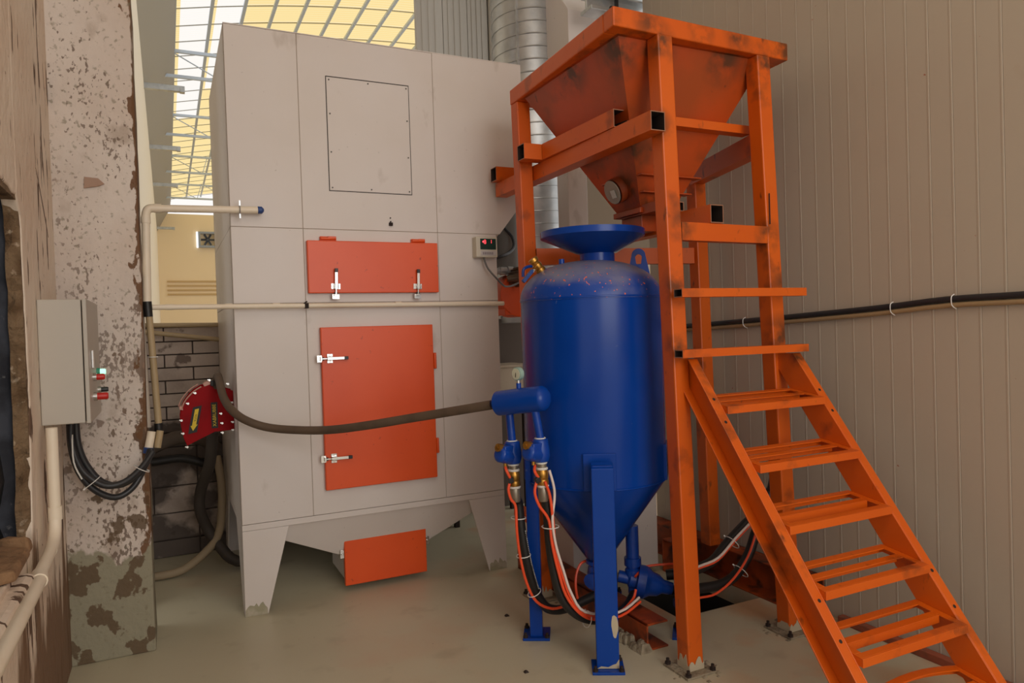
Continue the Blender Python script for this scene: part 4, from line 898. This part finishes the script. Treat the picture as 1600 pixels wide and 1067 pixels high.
# ================================================================ LEFT: control box, conduits, cables
eb = thing('control_box', 'grey beige electrical control box with lit buttons fixed to the left wall', 'control box', (-.37, 3.55, 1.42))
m = MB(); m.box(-.449, -.302, 3.294, 3.80, 1.184, 1.674); m.build('body', BOXP, eb, .004)
m = MB(); m.box(-.298, -.283, 3.292, 3.802, 1.182, 1.676); dr = m.build('door', BOXP, eb, .003)
m = MB(); m.box(-.283, -.272, 3.40, 3.415, 1.395, 1.47); m.build('handle', CHROME, dr, .003)
def btn(y, z, mt, name, r=.013, ln=.03):
    m = MB(); m.mi = 0; m.cyl((-.283, y, z), (-.270, y, z), r + .004, 14); m.mi = 1; m.lathe((-.270, y, z), (1, 0, 0), [(r, 0), (r, ln - .006), (r * .8, ln)], 14); m.build(name, [CHROME if mt is not LEDG else mat('green_bezel', rgb(60, 150, 120), .4), mt], dr)
btn(3.46, 1.357, REDBTN, 'button'); btn(3.64, 1.372, LEDG, 'indicator_lamp', .013, .022)
btn(3.46, 1.276, REDBTN, 'emergency_button', .015, .040); btn(3.66, 1.292, BLACKPL, 'rotary_switch', .011, .028)
# white conduit from the box bottom down and along the wall
tag(MB().tube([(-.405, 3.20, 1.184), (-.405, 3.20, .86)], .020, 14, 1).tube([(-.405, 3.20, .87), (-.405, 3.195, .83), (-.405, 3.17, .79), (-.405, 3.12, .765), (-.405, 3.05, .755)], .021, 14).tube([(-.405, 3.06, .757), (-.405, 2.77, .742)], .020, 14, 1).tube([(-.405, 2.80, .744), (-.397, 2.73, .742)], .025, 14, 1).tube([(-.397, 2.76, .742), (-.385, 1.2, .748)], .021, 14, 1).tube([(-.405, 3.20, .885), (-.405, 3.20, .835)], .024, 14, 1).build('white_conduit', PVC),
    'cream plastic conduit running from control box down and along the left wall', 'conduit')
for (pts, lb_) in (([(-.40, 3.72, 1.184), (-.40, 3.72, 1.05), (-.375, 3.72, .93), (-.32, 3.73, .84), (-.24, 3.75, .79), (-.17, 3.77, .82), (-.12, 3.79, .90), (-.09, 3.82, .985)], 'outermost black cable in the loop hanging below the control box'),
                  ([(-.375, 3.70, 1.184), (-.372, 3.70, 1.06), (-.345, 3.71, .96), (-.29, 3.72, .875), (-.22, 3.74, .845), (-.15, 3.77, .875), (-.105, 3.79, .93), (-.085, 3.82, .985)], 'middle black cable in the loop hanging below the control box'),
                  ([(-.39, 3.69, 1.184), (-.395, 3.69, 1.07), (-.36, 3.69, .94), (-.28, 3.70, .86), (-.20, 3.72, .86), (-.13, 3.76, .91), (-.08, 3.80, .975)], 'innermost black cable in the loop hanging below the control box')):
    tag(MB().tube(pts, .0145, 10, 5).build('power_cable', BLACKCAB), lb_, 'cable')
tag(MB().tube([(-.39, 3.68, 1.10), (-.388, 3.675, .98), (-.36, 3.68, .90)], .0035, 6).build('thin_white_wire', TIE), 'thin white wire beside the black cables under the control box', 'wire')
tie((-.325, 3.715, .875), .042, (.6, 0, -.8), 'white cable tie on the lowest part of the black cable loop'); tie((-.128, 3.775, .905), .036, (.5, 0, .85), 'white cable tie on the black cables near the short conduits')
# sleeves at the column corner
m = MB().cyl((-.098, 3.86, .985), (-.082, 3.865, 1.065), .019, 14); tag(m.build('conduit_sleeve', PVC), 'short cream conduit sleeve at column edge with blue cuff', 'conduit')
m = MB().cyl((-.060, 3.865, .985), (-.045, 3.868, 1.065), .016, 14); tag(m.build('conduit_sleeve', PVCG), 'short khaki conduit sleeve beside the blue cuffed one', 'conduit')
m = MB().cyl((-.103, 3.858, .962), (-.098, 3.86, .990), .0215, 14); tag(m.build('blue_cuff', BLUEPL), 'blue plastic cuff on the end of the cream sleeve', 'cuff')
# khaki riser, black tape, white riser, high arm
m = MB(); m.cyl((-.052, 3.985, 1.075), (-.076, 3.985, 1.655), .0165, 14); tag(m.build('khaki_riser', PVCG), 'khaki vertical conduit at the column edge below the black tape', 'conduit')
m = MB(); m.cyl((-.078, 3.985, 1.620), (-.081, 3.985, 1.695), .021, 12); tag(m.build('black_tape', BLACKRUB), 'black tape wrapped round the conduit joint at the column edge', 'tape')
m = MB(); m.cyl((-.052, 3.985, 1.045), (-.054, 3.985, 1.09), .020, 12); tag(m.build('black_tape', BLACKRUB), 'black tape at the bottom end of the khaki conduit', 'tape')
m = MB(); m.cyl((-.098, 4.01, 1.07), (-.108, 4.01, 1.62), .013, 10); tag(m.build('grey_riser', mat('pale_grey_conduit', rgb(190, 176, 160), .5)), 'thin pale conduit behind the khaki conduit at the column edge', 'conduit')
m = MB(); m.cyl((-.081, 3.985, 1.69), (-.073, 4.0, 2.10), .0195, 14); m.tube([(-.073, 4.0, 2.09), (-.071, 4.005, 2.13), (-.058, 4.01, 2.158), (-.025, 4.015, 2.163)], .0205, 14); m.cyl((-.04, 4.015, 2.1625), (.46, 4.035, 2.178), .0185, 14); m.lathe((-.073, 4.0, 2.085), (0, 0, 1), [(.0225, 0), (.0225, .03)], 14); m.lathe((-.035, 4.015, 2.1627), (1, .02, .03), [(.0225, 0), (.0225, .035)], 14)
hp = tag(m.build('cream_conduit', PVC), 'cream conduit rising up the column then across the cabinet with blue tip', 'conduit')
m = MB(); m.lathe((.46, 4.035, 2.178), (1, .02, .03), [(.017, 0), (.0195, .003), (.019, .022), (.008, .032)], 14); m.build('end_cap', BLUEPL, hp)
m = MB(); m.tube([(.370, 4.032 + .024 * math.cos(a), 2.175 + .024 * math.sin(a)) for a in [k * .449 for k in range(15)]], .003, 6, 1); m.obox((.370, 4.02, 2.208), (1, 0, 0), (0, 1, 0), (0, 0, 1), .004, .006, .014); m.obox((.370, 4.02, 2.14), (1, 0, 0), (0, 1, 0), (0, 0, 1), .004, .006, .012); m.build('clip', GALV, hp)
m = MB(); m.cyl((-.08, 4.02, 1.668), (1.90, 4.06, 1.663), .0135, 12); mp_ = m.build('long_conduit', PVC); tag(mp_, 'long thin cream conduit running level across the cabinet between the doors', 'conduit')
m = MB(); m.obox((.696, 4.035, 1.665), (1, 0, 0), (0, 1, 0), (0, 0, 1), .010, .018, .014); m.obox((.690, 4.03, 1.682), (.8, 0, .6), (0, 1, 0), (-.6, 0, .8), .012, .004, .004); m.build('clip', SOOT, mp_, .002)
m = MB(); [m.lathe((x, 4.02 + .0202 * (x + .08), 1.668), (1, .02, 0), [(.0150, 0), (.0150, .035)], 12) for x in (.0, .28, .52, 1.2)]; each(m, 'coupling', PVC, mp_)
for (a, b, lb_) in (((-.26, 5.42, 1.608), (.33, 5.42, 1.598), 'upper khaki pipe lying along the top of the brick wall'), ((-.26, 5.40, 1.580), (.33, 5.40, 1.495), 'lower khaki pipe sloping across the top bricks')):
    tag(MB().cyl(a, b, .016, 10).build('khaki_pipe', PVCG), lb_, 'pipe')
tie((-.066, 3.985, 1.42), .020, (0, 0, 1), 'white cable tie halfway up the khaki conduit')
# cable and conduit along the right wall
path = [(3.70, 1.470), (3.40, 1.480), (2.95, 1.498), (2.3, 1.528), (1.93, 1.553), (1.63, 1.556), (1.2, 1.565), (.4, 1.57)]
wc = tag(MB().tube([(WX - .016, y, z + .014) for y, z in path], .013, 10, 4).build('wall_cable', BLACKCAB), 'black cable strapped along the ribbed right wall', 'cable')
wp = tag(MB().tube([(WX - .014, y, z - .012) for y, z in path], .011, 10, 4).build('wall_conduit', mat('dull_brass_conduit', rgb(160, 134, 98), .5)), 'thin tan conduit just under the black cable on the right wall', 'conduit')
for k, (y, z) in enumerate(((2.18, 1.535), (1.90, 1.5535), (3.10, 1.492))):
    m = MB(); m.tube([(WX - .016 - .0, y, z + .033), (WX - .036, y, z + .022), (WX - .034, y, z - .012), (WX - .006, y, z - .028)], .002, 6, 3); tag(m.build('cable_tie', TIE), ('white tie on the wall cable left of the middle of the right wall', 'white tie on the wall cable nearest the photo right edge', 'white tie on the wall cable seen between the orange posts')[k], 'cable tie')
# hoses by the pit
tag(MB().tube([(2.22, 2.92, .24), (2.30, 2.87, .25), (2.386, 2.86, .264), (2.487, 2.87, .284), (2.583, 2.88, .348), (2.695, 2.88, .422), (2.780, 2.86, .494), (2.86, 2.84, .60), (2.90, 2.83, .68)], .026, 10).build('pit_hose', BLACKRUB), 'upper black hose rising past the right wall beside the pit', 'hose')
tag(MB().tube([(2.20, 2.88, .18), (2.30, 2.86, .165), (2.382, 2.86, .160), (2.516, 2.86, .155), (2.633, 2.87, .185), (2.734, 2.88, .276), (2.790, 2.88, .391), (2.84, 2.86, .50), (2.88, 2.82, .66)], .026, 10).build('pit_hose', BLACKRUB), 'lower black hose arching over the dark pit', 'hose')
for pts, mt, lb_ in (([(2.25, 2.82, .26), (2.344, 2.82, .280), (2.467, 2.82, .300), (2.594, 2.83, .376), (2.709, 2.83, .450), (2.80, 2.82, .54)], ORTUBE, 'orange tube strapped along the upper black pit hose'),
                    ([(2.25, 2.815, .272), (2.344, 2.815, .292), (2.467, 2.815, .314), (2.594, 2.825, .392), (2.709, 2.825, .466), (2.80, 2.815, .556)], WHTUBE, 'white tube strapped along the upper black pit hose'),
                    ([(2.23, 2.81, .14), (2.338, 2.81, .137), (2.441, 2.81, .138), (2.568, 2.82, .188), (2.677, 2.83, .280), (2.735, 2.83, .39)], ORTUBE, 'orange tube strapped along the lower black pit hose'),
                    ([(2.04, 2.93, .26), (2.12, 2.95, .29), (2.22, 2.9, .30), (2.3, 2.86, .30)], ORTUBE, 'short orange tube behind the big blue valve bell')):
    tag(MB().tube(pts, .006, 8).build('air_tube', mt), lb_, 'tube')
m = MB(); m.lathe((2.865, 2.825, .60), (.2, -.1, 1), [(.030, 0), (.036, .01), (.036, .08), (.028, .09), (.04, .10), (.04, .17), (.026, .18)], 12); m.obox((2.88, 2.80, .70), (1, 0, 0), (0, 1, 0), (0, 0, 1), .03, .045, .016); tag(m.build('hose_coupling', BLACKPL, None, .002), 'black hose coupling against the right wall behind the orange ladder', 'fitting')
tie((2.60, 2.86, .36), .042, (.75, 0, .6), 'white cable tie on the upper pit hose'); tie((2.655, 2.86, .20), .042, (.75, 0, .6), 'white cable tie on the lower pit hose')

# window opening clutter
m = MB(); nx = 14; nz = 12; V = []
for i in range(nx + 1):
    for j in range(nz + 1):
        y = 1.0 + 2.05 * i / nx; z_ = .6 + 1.7 * j / nz; V.append(m.v((-.565 + .020 * math.sin(i * 1.9 + j * .4) + .02 * math.sin(j * 2.3), y, z_)))
m.smooth = True
for i in range(nx):
    for j in range(nz): a = i * (nz + 1) + j; m.face([V[a], V[a + nz + 1], V[a + nz + 2], V[a + 1]])
o = m.build('dark_sheet', TARP); sm_ = o.modifiers.new('thick', 'SOLIDIFY'); sm_.thickness = .012
tag(o, 'dark blue grey crumpled sheet filling the broken window opening', 'sheet')
m = MB(); m.hexa([(-.50, 2.50, .80), (-.425, 2.55, .80), (-.432, 2.835, .80), (-.52, 2.835, .80), (-.52, 2.50, .845), (-.43, 2.55, .835), (-.435, 2.835, .83), (-.52, 2.835, .85)]); m.hexa([(-.52, 2.84, .803), (-.436, 2.85, .803), (-.438, 2.94, .80), (-.52, 2.96, .803), (-.52, 2.84, .87), (-.44, 2.85, .865), (-.445, 2.93, .84), (-.52, 2.96, .85)])
tag(m.build('broken_stone', BROWNP, None, .01), 'broken brown stone slab lying on the left window sill', 'stone')
rr = random.Random(21); m = MB()
for k in range(40):
    s_ = rr.uniform(.008, .022); x, y, z_ = rr.uniform(-.52, -.47), rr.uniform(2.35, 2.98), .80
    m.hexa([(x - s_, y - s_, z_), (x + s_, y - s_, z_), (x + s_, y + s_, z_), (x - s_, y + s_, z_), (x - s_ * .5, y - s_ * .6, z_ + s_), (x + s_ * .5, y - s_ * .4, z_ + s_ * 1.2), (x + s_ * .4, y + s_ * .5, z_ + s_), (x - s_ * .4, y + s_ * .5, z_ + s_ * 1.1)])
o = tag(m.build('rubble', mat('grey_rubble', rgb(150, 140, 130), .95, 0, [(30, .5, .6, rgb(60, 54, 48), .9)])), 'small grey rubble crumbs on the window sill', 'rubble'); o['kind'] = 'stuff'
# loose bits on the floor
for x, y, s_, lb_ in ((1.55, 3.40, .010, 'small brown crumb on the floor right of the ash door'), (1.36, 2.80, .009, 'dark pebble on floor just left of the far blue leg')):
    m = MB(); m.hexa([(x - s_, y - s_, 0), (x + s_ * 1.4, y - s_, 0), (x + s_, y + s_, 0), (x - s_, y + s_, 0), (x - s_ * .4, y - s_ * .6, s_), (x + s_ * .8, y - s_ * .5, s_ * .9), (x + s_ * .5, y + s_ * .5, s_), (x - s_ * .4, y + s_ * .5, s_)])
    tag(m.build('crumb', SOOT, None, .001), lb_, 'crumb')

GR = {'blast_hose': 'black blast hoses under the manifold valves', 'air_tube': 'thin air tubes of the blast pot', 'pit_hose': 'black hoses rising from the pit',
      'cable_tie': 'white cable ties', 'power_cable': 'black cables looped under the control box', 'conduit_sleeve': 'short conduit sleeves at the column edge',
      'black_tape': 'black tape on the khaki conduit', 'khaki_pipe': 'khaki pipes on the brick wall', 'tube_coupling': 'black tube couplings', 'crumb': 'crumbs on the floor'}
for o in COL.objects:
    k = o.name.split('.')[0]
    if k in GR and o.parent is None and 'label' in o: o['group'] = GR[k]
